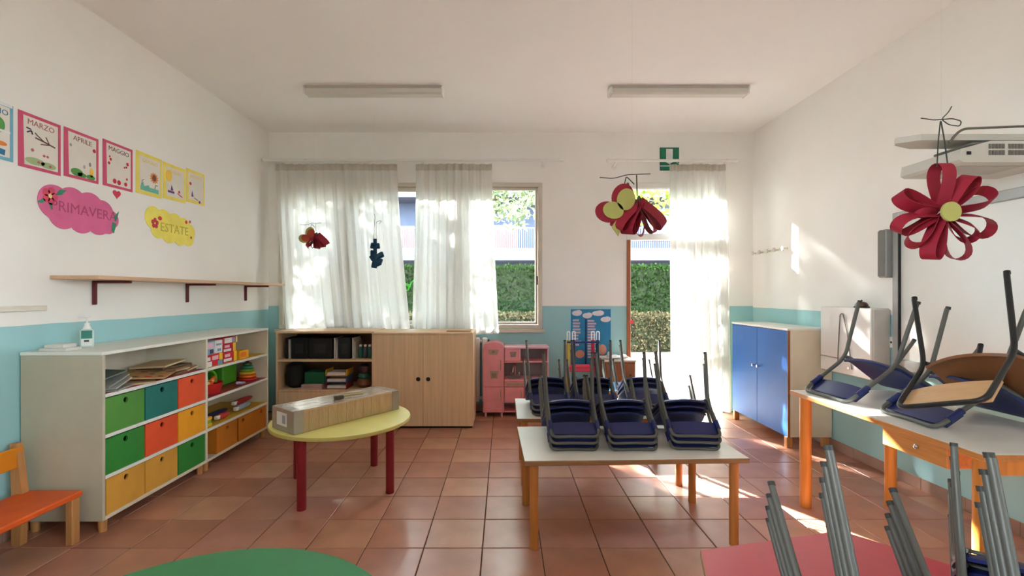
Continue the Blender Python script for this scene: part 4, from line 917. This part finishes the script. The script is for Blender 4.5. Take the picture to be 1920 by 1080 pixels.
MB().prism(ell(.112, .69, .02, .014), .016, .019, XZ).prism(rect(.095, .145, .42, .47), .016, .018, XZ).build('emblem_mark', colour('emblem_dark', (140, 112, 100), .5), d)
MB().tube([(.19, -.014, .50), (.19, -.03, .51), (.19, -.03, .59), (.19, -.014, .60)], .005, 6, .01).build('handle', EMB, d, True)
d = MB().box(.006, .219, -.012, 0, .055, .318, .003).build('freezer_door', PK, t); MB().tube([(.19, -.014, .18), (.19, -.03, .19), (.19, -.03, .28), (.19, -.014, .29)], .005, 6, .01).build('handle', EMB, d, True)
MB().box(.228, .70, -.02, .25, .725, .745, .003).build('upper_shelf', PKL, t); MB().box(.228, .69, .0, .25, .575, .592, .003).build('lower_shelf', PK, t)
MB().box(.228, .69, .235, .25, .05, .725).build('back_board', colour('kitchen_back', (146, 140, 140), .6), t)
MB().box(.682, .697, .02, .25, .05, .725, .002).build('side_panel', PKL, t)
d = MB().box(.232, .40, -.004, .2, .594, .722, .003).build('microwave', PK, t); MB().prism([(.285, .69), (.355, .69), (.345, .635), (.295, .635)], .004, .007, XZ).build('emblem', colour('emblem_dark', (140, 112, 100), .5), d); MB().box(.385, .395, -.012, -.004, .61, .71).build('handle', PKL, d)
MB().box(.228, .69, -.01, .235, .375, .40, .003).build('worktop', PK, t)
MB().lathe([(.045, 0), (.075, .006), (.078, .012), (.07, .012)], 18, (.335, .08, .398)).build('basin', colour('basin_grey', (150, 146, 148), .3), t, True)
MB().tube([(.345, .16, .40), (.345, .16, .52), (.345, .13, .545), (.325, .09, .52), (.318, .075, .46)], .008, 8, .03).cyl((.30, .16, .40), (.30, .16, .45), .007).cyl((.39, .16, .40), (.39, .16, .45), .007).build('tap', M_chrome, t, True)
d = MB().box(.228, .46, -.008, .0, .325, .373, .002).build('drawer', PK, t); MB().box(.25, .44, -.011, -.008, .335, .362).build('drawer_panel', EMB, d)
MB().box(.228, .46, .0, .235, .15, .32).build('cabinet_body', PKD, t); d = MB().box(.232, .43, -.01, .0, .155, .318, .003).build('cabinet_door', PK, t); MB().tube([(.405, -.012, .21), (.405, -.026, .22), (.405, -.026, .28), (.405, -.012, .29)], .005, 6, .01).build('handle', EMB, d, True)
MB().box(.46, .682, .0, .235, .15, .373, .002).build('oven_body', PK, t); MB().box(.228, .69, .01, .235, .05, .065).build('bottom_shelf', PK, t)
for x in (.03, .20, .66): MB().cyl((x, .03, 0), (x, .03, .05), .012).cyl((x, .22, 0), (x, .22, .05), .012).build('foot', PKL, t, True)

# ---------------------------------------------------------------- blue poster, toy cleaning stand, small cabinet, low blue table
t = thing('wall_poster', 'blue poster with white clouds of text behind the toy stand', 'poster', M=on_back(.965, .80, .002))
MB().prism(rect(-.222, .222, -.33, .33), 0, .002).build('sheet', colour('poster_blue', (38, 132, 178), .5), t)
cl = MB()
for x, y, rx, ry in ((-.155, .285, .054, .03), (-.04, .258, .052, .03), (.08, .283, .066, .028), (.165, .215, .056, .029)): cl.prism(ell(x, y, rx, ry), .002, .003).prism(ell(x+.02, y+.008, rx*.7, ry*.9), .002, .0033)
cl.build('cloud', colour('poster_cloud', (228, 222, 228), .6), t)
li = MB(); random.seed(3)
for k in range(9):
    li.prism(rect(-.2, -.14+random.uniform(0, .04), .195-k*.034, .217-k*.034), .002, .003)
for k in range(14): li.prism(rect(-.035, .03+random.uniform(0, .03), .19-k*.031, .21-k*.031), .002, .003)
li.build('text_block', colour('poster_text', (206, 186, 200), .6), t)
for e_ in ((-.12, -.17, .05, .045), (.13, -.12, .045, .06)): MB().prism(ell(*e_), .0035, .0042).build('picture', colour('poster_skin', (214, 150, 130), .6), t)
M_trunk = MB().prism(rect(-.065, -.045, -.28, .22), .002, .003).build('stripe', colour('poster_navy', (30, 66, 110), .6), t)
t = thing('toy_cleaning_stand', 'toy cleaning stand with coloured poles and white loops', 'toy', (.80, 4.72, 0))
MB().box(-.17, .19, -.12, .12, .0, .04, .01).build('base', colour('stand_blue', (36, 110, 180), .45), t); MB().box(-.13, .13, -.10, .10, .04, .36, .01).build('caddy', colour('caddy_green', (24, 76, 60), .5), t)
MB().box(-.15, .13, -.11, .09, .52, .565, .006).build('tray', colour('stand_red', (214, 40, 58), .45), t)
for x, cc, nm in ((-.145, (206, 172, 60), 'yellow'), (-.09, (24, 34, 40), 'black'), (.105, (196, 26, 52), 'red'), (.155, (20, 60, 54), 'green')):
    p = MB().cyl((x, -.02, .04), (x, -.02, .83), .018, seg=12).build('pole', colour('pole_'+nm, cc, .4), t, True)
    MB().tube([(x-.014, -.02, .825), (x-.014, -.02, .915), (x+.014, -.02, .915), (x+.014, -.02, .825)], .006, 6, .012).build('hanging_loop', M_white, p, True)
MB().cyl((-.16, -.04, .81), (.17, -.04, .81), .010).build('crossbar', colour('bar_navy', (30, 50, 110), .4), t, True)
t = thing('small_wood_cabinet', 'small brown wooden cabinet in the corner by the door', 'cabinet', (1.195, 4.92, 0))
BRW = mat('brown_wood', (150, 92, 58), .5, var=.1, stretch=(12, 12, .7))
MB().box(-.16, .155, -.18, .18, .03, .60, .003).build('body', BRW, t); MB().box(-.165, .16, -.19, .185, .60, .618, .003).build('top', mat('pale_cab_top', (206, 192, 172), .4), t); d = MB().box(-.15, .145, -.192, -.18, .05, .585, .003).build('door', BRW, t); MB().cyl((.11, -.21, .34), (.11, -.192, .34), .012).build('knob', M_chrome, d, True)
for x in (-.13, .125): MB().box(x-.02, x+.02, -.15, .15, 0, .03).build('foot', BRW, t)
o = thing('paper_bag_pile', 'crumpled white papers on the small brown cabinet', 'papers', (1.16, 4.86, .6185))
random.seed(2)
MB().sheet(lambda u, v: (-.11+.24*u, -.08+.16*v, .012+.02*math.sin(9*u+3)*math.sin(7*v)+.015*u), 8, 6, .004).build('sheet', M_sheet, o); MB().lathe([(.012, 0), (.02, .012), (.014, .045), (.005, .06)], 10, (-.06, 0, .012)).build('crumpled_ball', M_sheet, o, True)
t = thing('low_blue_table', 'low table with blue top behind the chair stacks', 'table', (.985, 4.25, 0))
MB().box(-.33, .33, -.2, .2, .425, .448, .004).build('edge', mat('low_edge', (196, 132, 72), .5), t); MB().box(-.327, .327, -.197, .197, .4478, .45, .0005).build('top', colour('low_blue_top', (60, 146, 200), .35), t)
for x in (-.28, .28):
    for y in (-.15, .15): MB().cyl((x, y, 0), (x, y, .425), .022).build('leg', M_tleg, t, True)

# ---------------------------------------------------------------- blue cabinet, wall box, hooks, socket
t = thing('blue_cabinet', 'low cabinet with bright blue doors in the right corner', 'cabinet', (2.385, 3.88, 0))
M_blue = colour('blue_laminate', (26, 98, 176), .55, spec=.3, var=.02); GX, GY, GT = XR-.012-2.385, .94, 1.008
MB().box(.02, GX, 0, GY, .093, GT-.018, .002).build('body', M_cream, t); MB().box(-.004, GX, -.004, GY+.004, GT-.018, GT, .003).build('top', M_creamtop, t)
for y0, y1, ky in ((.004, GY/2-.0015, GY/2-.04), (GY/2+.0015, GY-.004, GY/2+.04)):
    d = MB().box(0, .018, y0, y1, .095, GT-.022, .002).build('door', M_blue, t)
    MB().lathe([(.004, 0), (.006, .008), (.014, .016), (.013, .026), (.004, .03)], 14).xf(Matrix.Translation((0, ky, .625)) @ Matrix.Rotation(R(-90), 4, 'Y')).build('knob', M_chrome, d, True)
MB().box(.0, .02, -.003, .004, .093, GT-.018).build('edge_strip', mat('strip_wood', (150, 100, 66), .5), t)
for x in (.025, GX-.04):
    for y in (.03, GY-.03): MB().box(x-.025, x+.025, y-.022, y+.022, 0, .093, .004).build('foot', M_beech, t)
t = thing('wall_cabinet', 'white metal wall box with rounded front beside the whiteboard', 'wall cabinet', (XR, 3.56, .68))
M_wbx = mat('enamel_white', (232, 230, 226), .3, spec=.5, var=.01)
MB().box(-.135, -.002, -.262, .262, 0, .515, .01).build('case', mat('enamel_grey', (196, 194, 188), .4), t); d = MB().box(-.15, -.135, -.262, .262, .115, .515, .012).build('front_panel', M_wbx, t, True)
f2 = MB().box(-.15, -.135, -.262, .262, 0, .112, .012).build('lower_panel', M_wbx, t, True); MB().cyl((-.154, -.05, .055), (-.149, -.05, .055), .010).build('lock', M_chrome, f2, True)
MB().tube([(-.153, .06, .06), (-.156, .05, .2), (-.156, .03, .46), (-.156, -.0, .47), (-.156, -.05, .30), (-.156, -.09, .05)], .004, 6, .03).build('hanging_cord', mat('cord_grey', (120, 118, 114), .5), t, True)
t = thing('desk_bell', 'small dark brass desk bell on the white wall box', 'bell', (2.69, 3.47, 1.196))
BR = mat('dark_brass', (96, 74, 66), .3, metal=.8); MB().lathe([(.05, 0), (.05, .008), (.044, .012)], 20).build('base', M_black, t, True); MB().lathe([(.043, .013), (.042, .022), (.032, .038), (.012, .046)], 20).build('dome', BR, t, True); MB().lathe([(.006, .045), (.006, .056), (.003, .06)], 10).build('button', BR, t, True)
t = thing('coat_hook_rail', 'row of small white pegs on the right wall near the corner', 'coat hooks', M=on_right(4.78, 1.745, .001))
MB().box(-.30, .28, -.012, .012, 0, .008, .002).build('rail', mat('rail_white', (222, 218, 206), .5), t)
for k in range(5): MB().cyl((-.28+k*.135, 0, .008), (-.28+k*.135, 0, .045), .007).cyl((-.28+k*.135, 0, .04), (-.28+k*.135, 0, .05), .022).build('peg', mat('peg_grey', (206, 202, 192), .4), t, True)
t = thing('wall_socket', 'square white wall socket beside the whiteboard edge', 'socket', M=on_right(3.275, .955, .001))
MB().box(-.04, .04, -.04, .04, 0, .012, .003).build('plate', M_white, t); MB().cyl((-.012, 0, .012), (-.012, 0, .0125), .008).cyl((.012, 0, .012), (.012, 0, .0125), .008).build('hole', M_black, t)

# ---------------------------------------------------------------- paper mobiles
P_red = colour('red_paper', (146, 22, 44), .7, var=.03); P_olive = colour('olive_paper', (176, 172, 96), .7, var=.03); P_yell = colour('straw_paper', (232, 206, 120), .7); P_navy = colour('navy_paper', (28, 74, 108), .7); P_str = mat('dark_string', (58, 62, 54), .8); P_thr = mat('nylon_thread', (210, 208, 200), .3); P_leafg = colour('deep_green_paper', (62, 84, 52), .7)
def loop(L_, w, ribbon, direction, twist, root_gap=.01):     # teardrop of paper ribbon from the origin along a direction in x-z
    def P(u, v):
        a = 2*math.pi*u; r = L_*(1-math.cos(a))/2; x = w*math.sin(a)*(.55-.45*math.cos(a))
        return Vector((root_gap+r, x, (v-.5)*ribbon))
    M = Matrix.Rotation(-direction, 4, 'Y') @ Matrix.Rotation(twist, 4, 'X') @ Matrix.Rotation(R(90), 4, 'X')
    return MB().sheet(lambda u, v: M @ P(u, v), 26, 1, .0012)
def thread(t, z, x=0.0): MB().cyl((x, 0, z), (x, 0, ZC-t.location.z-.001), .00022, seg=5).build('thread', P_thr, t)
t = thing('paper_flower_mobile', 'large dark red paper flower mobile hanging before the projector', 'mobile', (1.185, 1.25, 1.518))
for deg, L_, tw, w in ((90, .125, 88, .036), (48, .12, 30, .036), (22, .135, -32, .036), (-20, .13, 24, .040), (-38, .10, 40, .032), (-66, .125, 26, .036), (-104, .118, -24, .036), (-135, .11, 34, .03), (-162, .12, -30, .036), (158, .118, 28, .034), (172, .06, 60, .018)):
    loop(L_, w, .036, R(deg), R(tw)).build('petal', P_red, t, True)
MB().cyl((0, -.03, 0), (0, -.024, 0), .026, seg=24).build('flower_centre', P_olive, t, True)
MB().tube([(-.012, 0, .125), (-.008, 0, .20), (-.002, 0, .255), (.008, 0, .20), (.018, 0, .125)], .0016, 6, .01).tube([(-.055, 0, .258), (-.02, 0, .253), (.03, 0, .257), (.055, 0, .25), (.05, 0, .236), (.02, 0, .240), (0, 0, .255), (.02, 0, .275), (.028, 0, .29)], .0014, 6, .008).build('string', P_str, t, True)
thread(t, .255)
def butterfly(label, loc, s, c1, c2, c3, mirror=False):
    t = thing('paper_butterfly_mobile', label, 'mobile', loc, group='paper butterfly mobiles')
    B = []
    for k, deg in enumerate((-128, -108, -88, -66, -48)):
        mb = loop(.155*s, .026*s, .075*s, R(deg), R((-44, -30, 20, 34, 46)[k]), .004); mb.xf(Matrix.Translation((.05*s, 0, .055*s))); mb.build('bell_petal', c1, t, True)
    MB().lathe([(.004*s, .02*s), (.012*s, .0), (.03*s, -.055*s)], 12).xf(Matrix.Translation((.05*s, 0, .05*s))).build('bell_top', P_leafg, t, True)
    for (cx, cz, rx, rz, a) in ((-.02, .065, .058, .048, 1.35), (-.085, .0, .055, .045, 2.9)):
        wing = MB(); wing.prism([(x*s, z*s) for x, z in ell(cx, cz, rx, rz, 24, a)], -.004*s, .004*s, XZ); wing.build('wing', c2, t)
        off = (.012, -.012) if cx > -.05 else (.022, .006)
        MB().prism([(x*s, z*s) for x, z in ell(cx+off[0], cz+off[1], rx*.82, rz*.82, 24, a)], .004*s+.002, .008*s+.002, XZ).build('wing_patch', c3, t)
    MB().prism([(x*s, z*s) for x, z in ((-.04, -.02), (-.02, -.05), (-.04, -.105), (-.068, -.065))], -.003*s, .003*s, XZ).build('leaf', c3, t)
    MB().tube([(-.015*s, 0, .11*s), (-.005*s, 0, .155*s), (.03*s, 0, .12*s)], .0022*s, 6, .01).tube([(.042*s, 0, .07*s), (.04*s, 0, .16*s)], .0025*s, 6).tube([(-.12*s, 0, .15*s), (-.06*s, 0, .145*s), (0, 0, .162*s), (.1*s, 0, .165*s)], .0018*s, 6, .02).build('string', P_str, t, True)
    thread(t, .16*s, .02*s); return t
butterfly('dark red and olive paper butterfly mobile near the garden door', (.535, 2.0, 1.655), 1.0, P_red, P_red, P_olive)
butterfly('small straw and red paper butterfly mobile before the left curtain', (-1.915, 4.6, 1.85), .95, P_red, P_olive, colour('rust_paper', (190, 74, 54), .7))
t = thing('paper_chain_mobile', 'small navy paper chain mobile before the left curtain', 'mobile', (-1.285, 4.6, 1.70))
MB().box(-.018, .018, -.004, .004, -.12, .15, .001).build('stem', P_navy, t)
for x, z, a, L_ in ((0, .07, 160, .045), (0, .07, 15, .045), (0, .0, 170, .045), (.0, -.03, 205, .05), (0, -.04, 25, .09), (.01, -.07, -10, .06), (0, -.07, -100, .07), (0, -.05, -60, .08)):
    mb = loop(L_, .024, .05, R(a), R(58), .002); mb.xf(Matrix.Translation((x, 0, z))); mb.build('paper_loop', P_navy, t, True)
MB().tube([(-.016, 0, .15), (-.006, 0, .30), (.0, 0, .37), (-.01, 0, .395)], .0025, 6, .02).tube([(.016, 0, .15), (.008, 0, .30), (.02, 0, .325), (.07, 0, .33), (.04, 0, .30)], .0022, 6, .02).build('string', P_str, t, True); thread(t, .39, -.01)
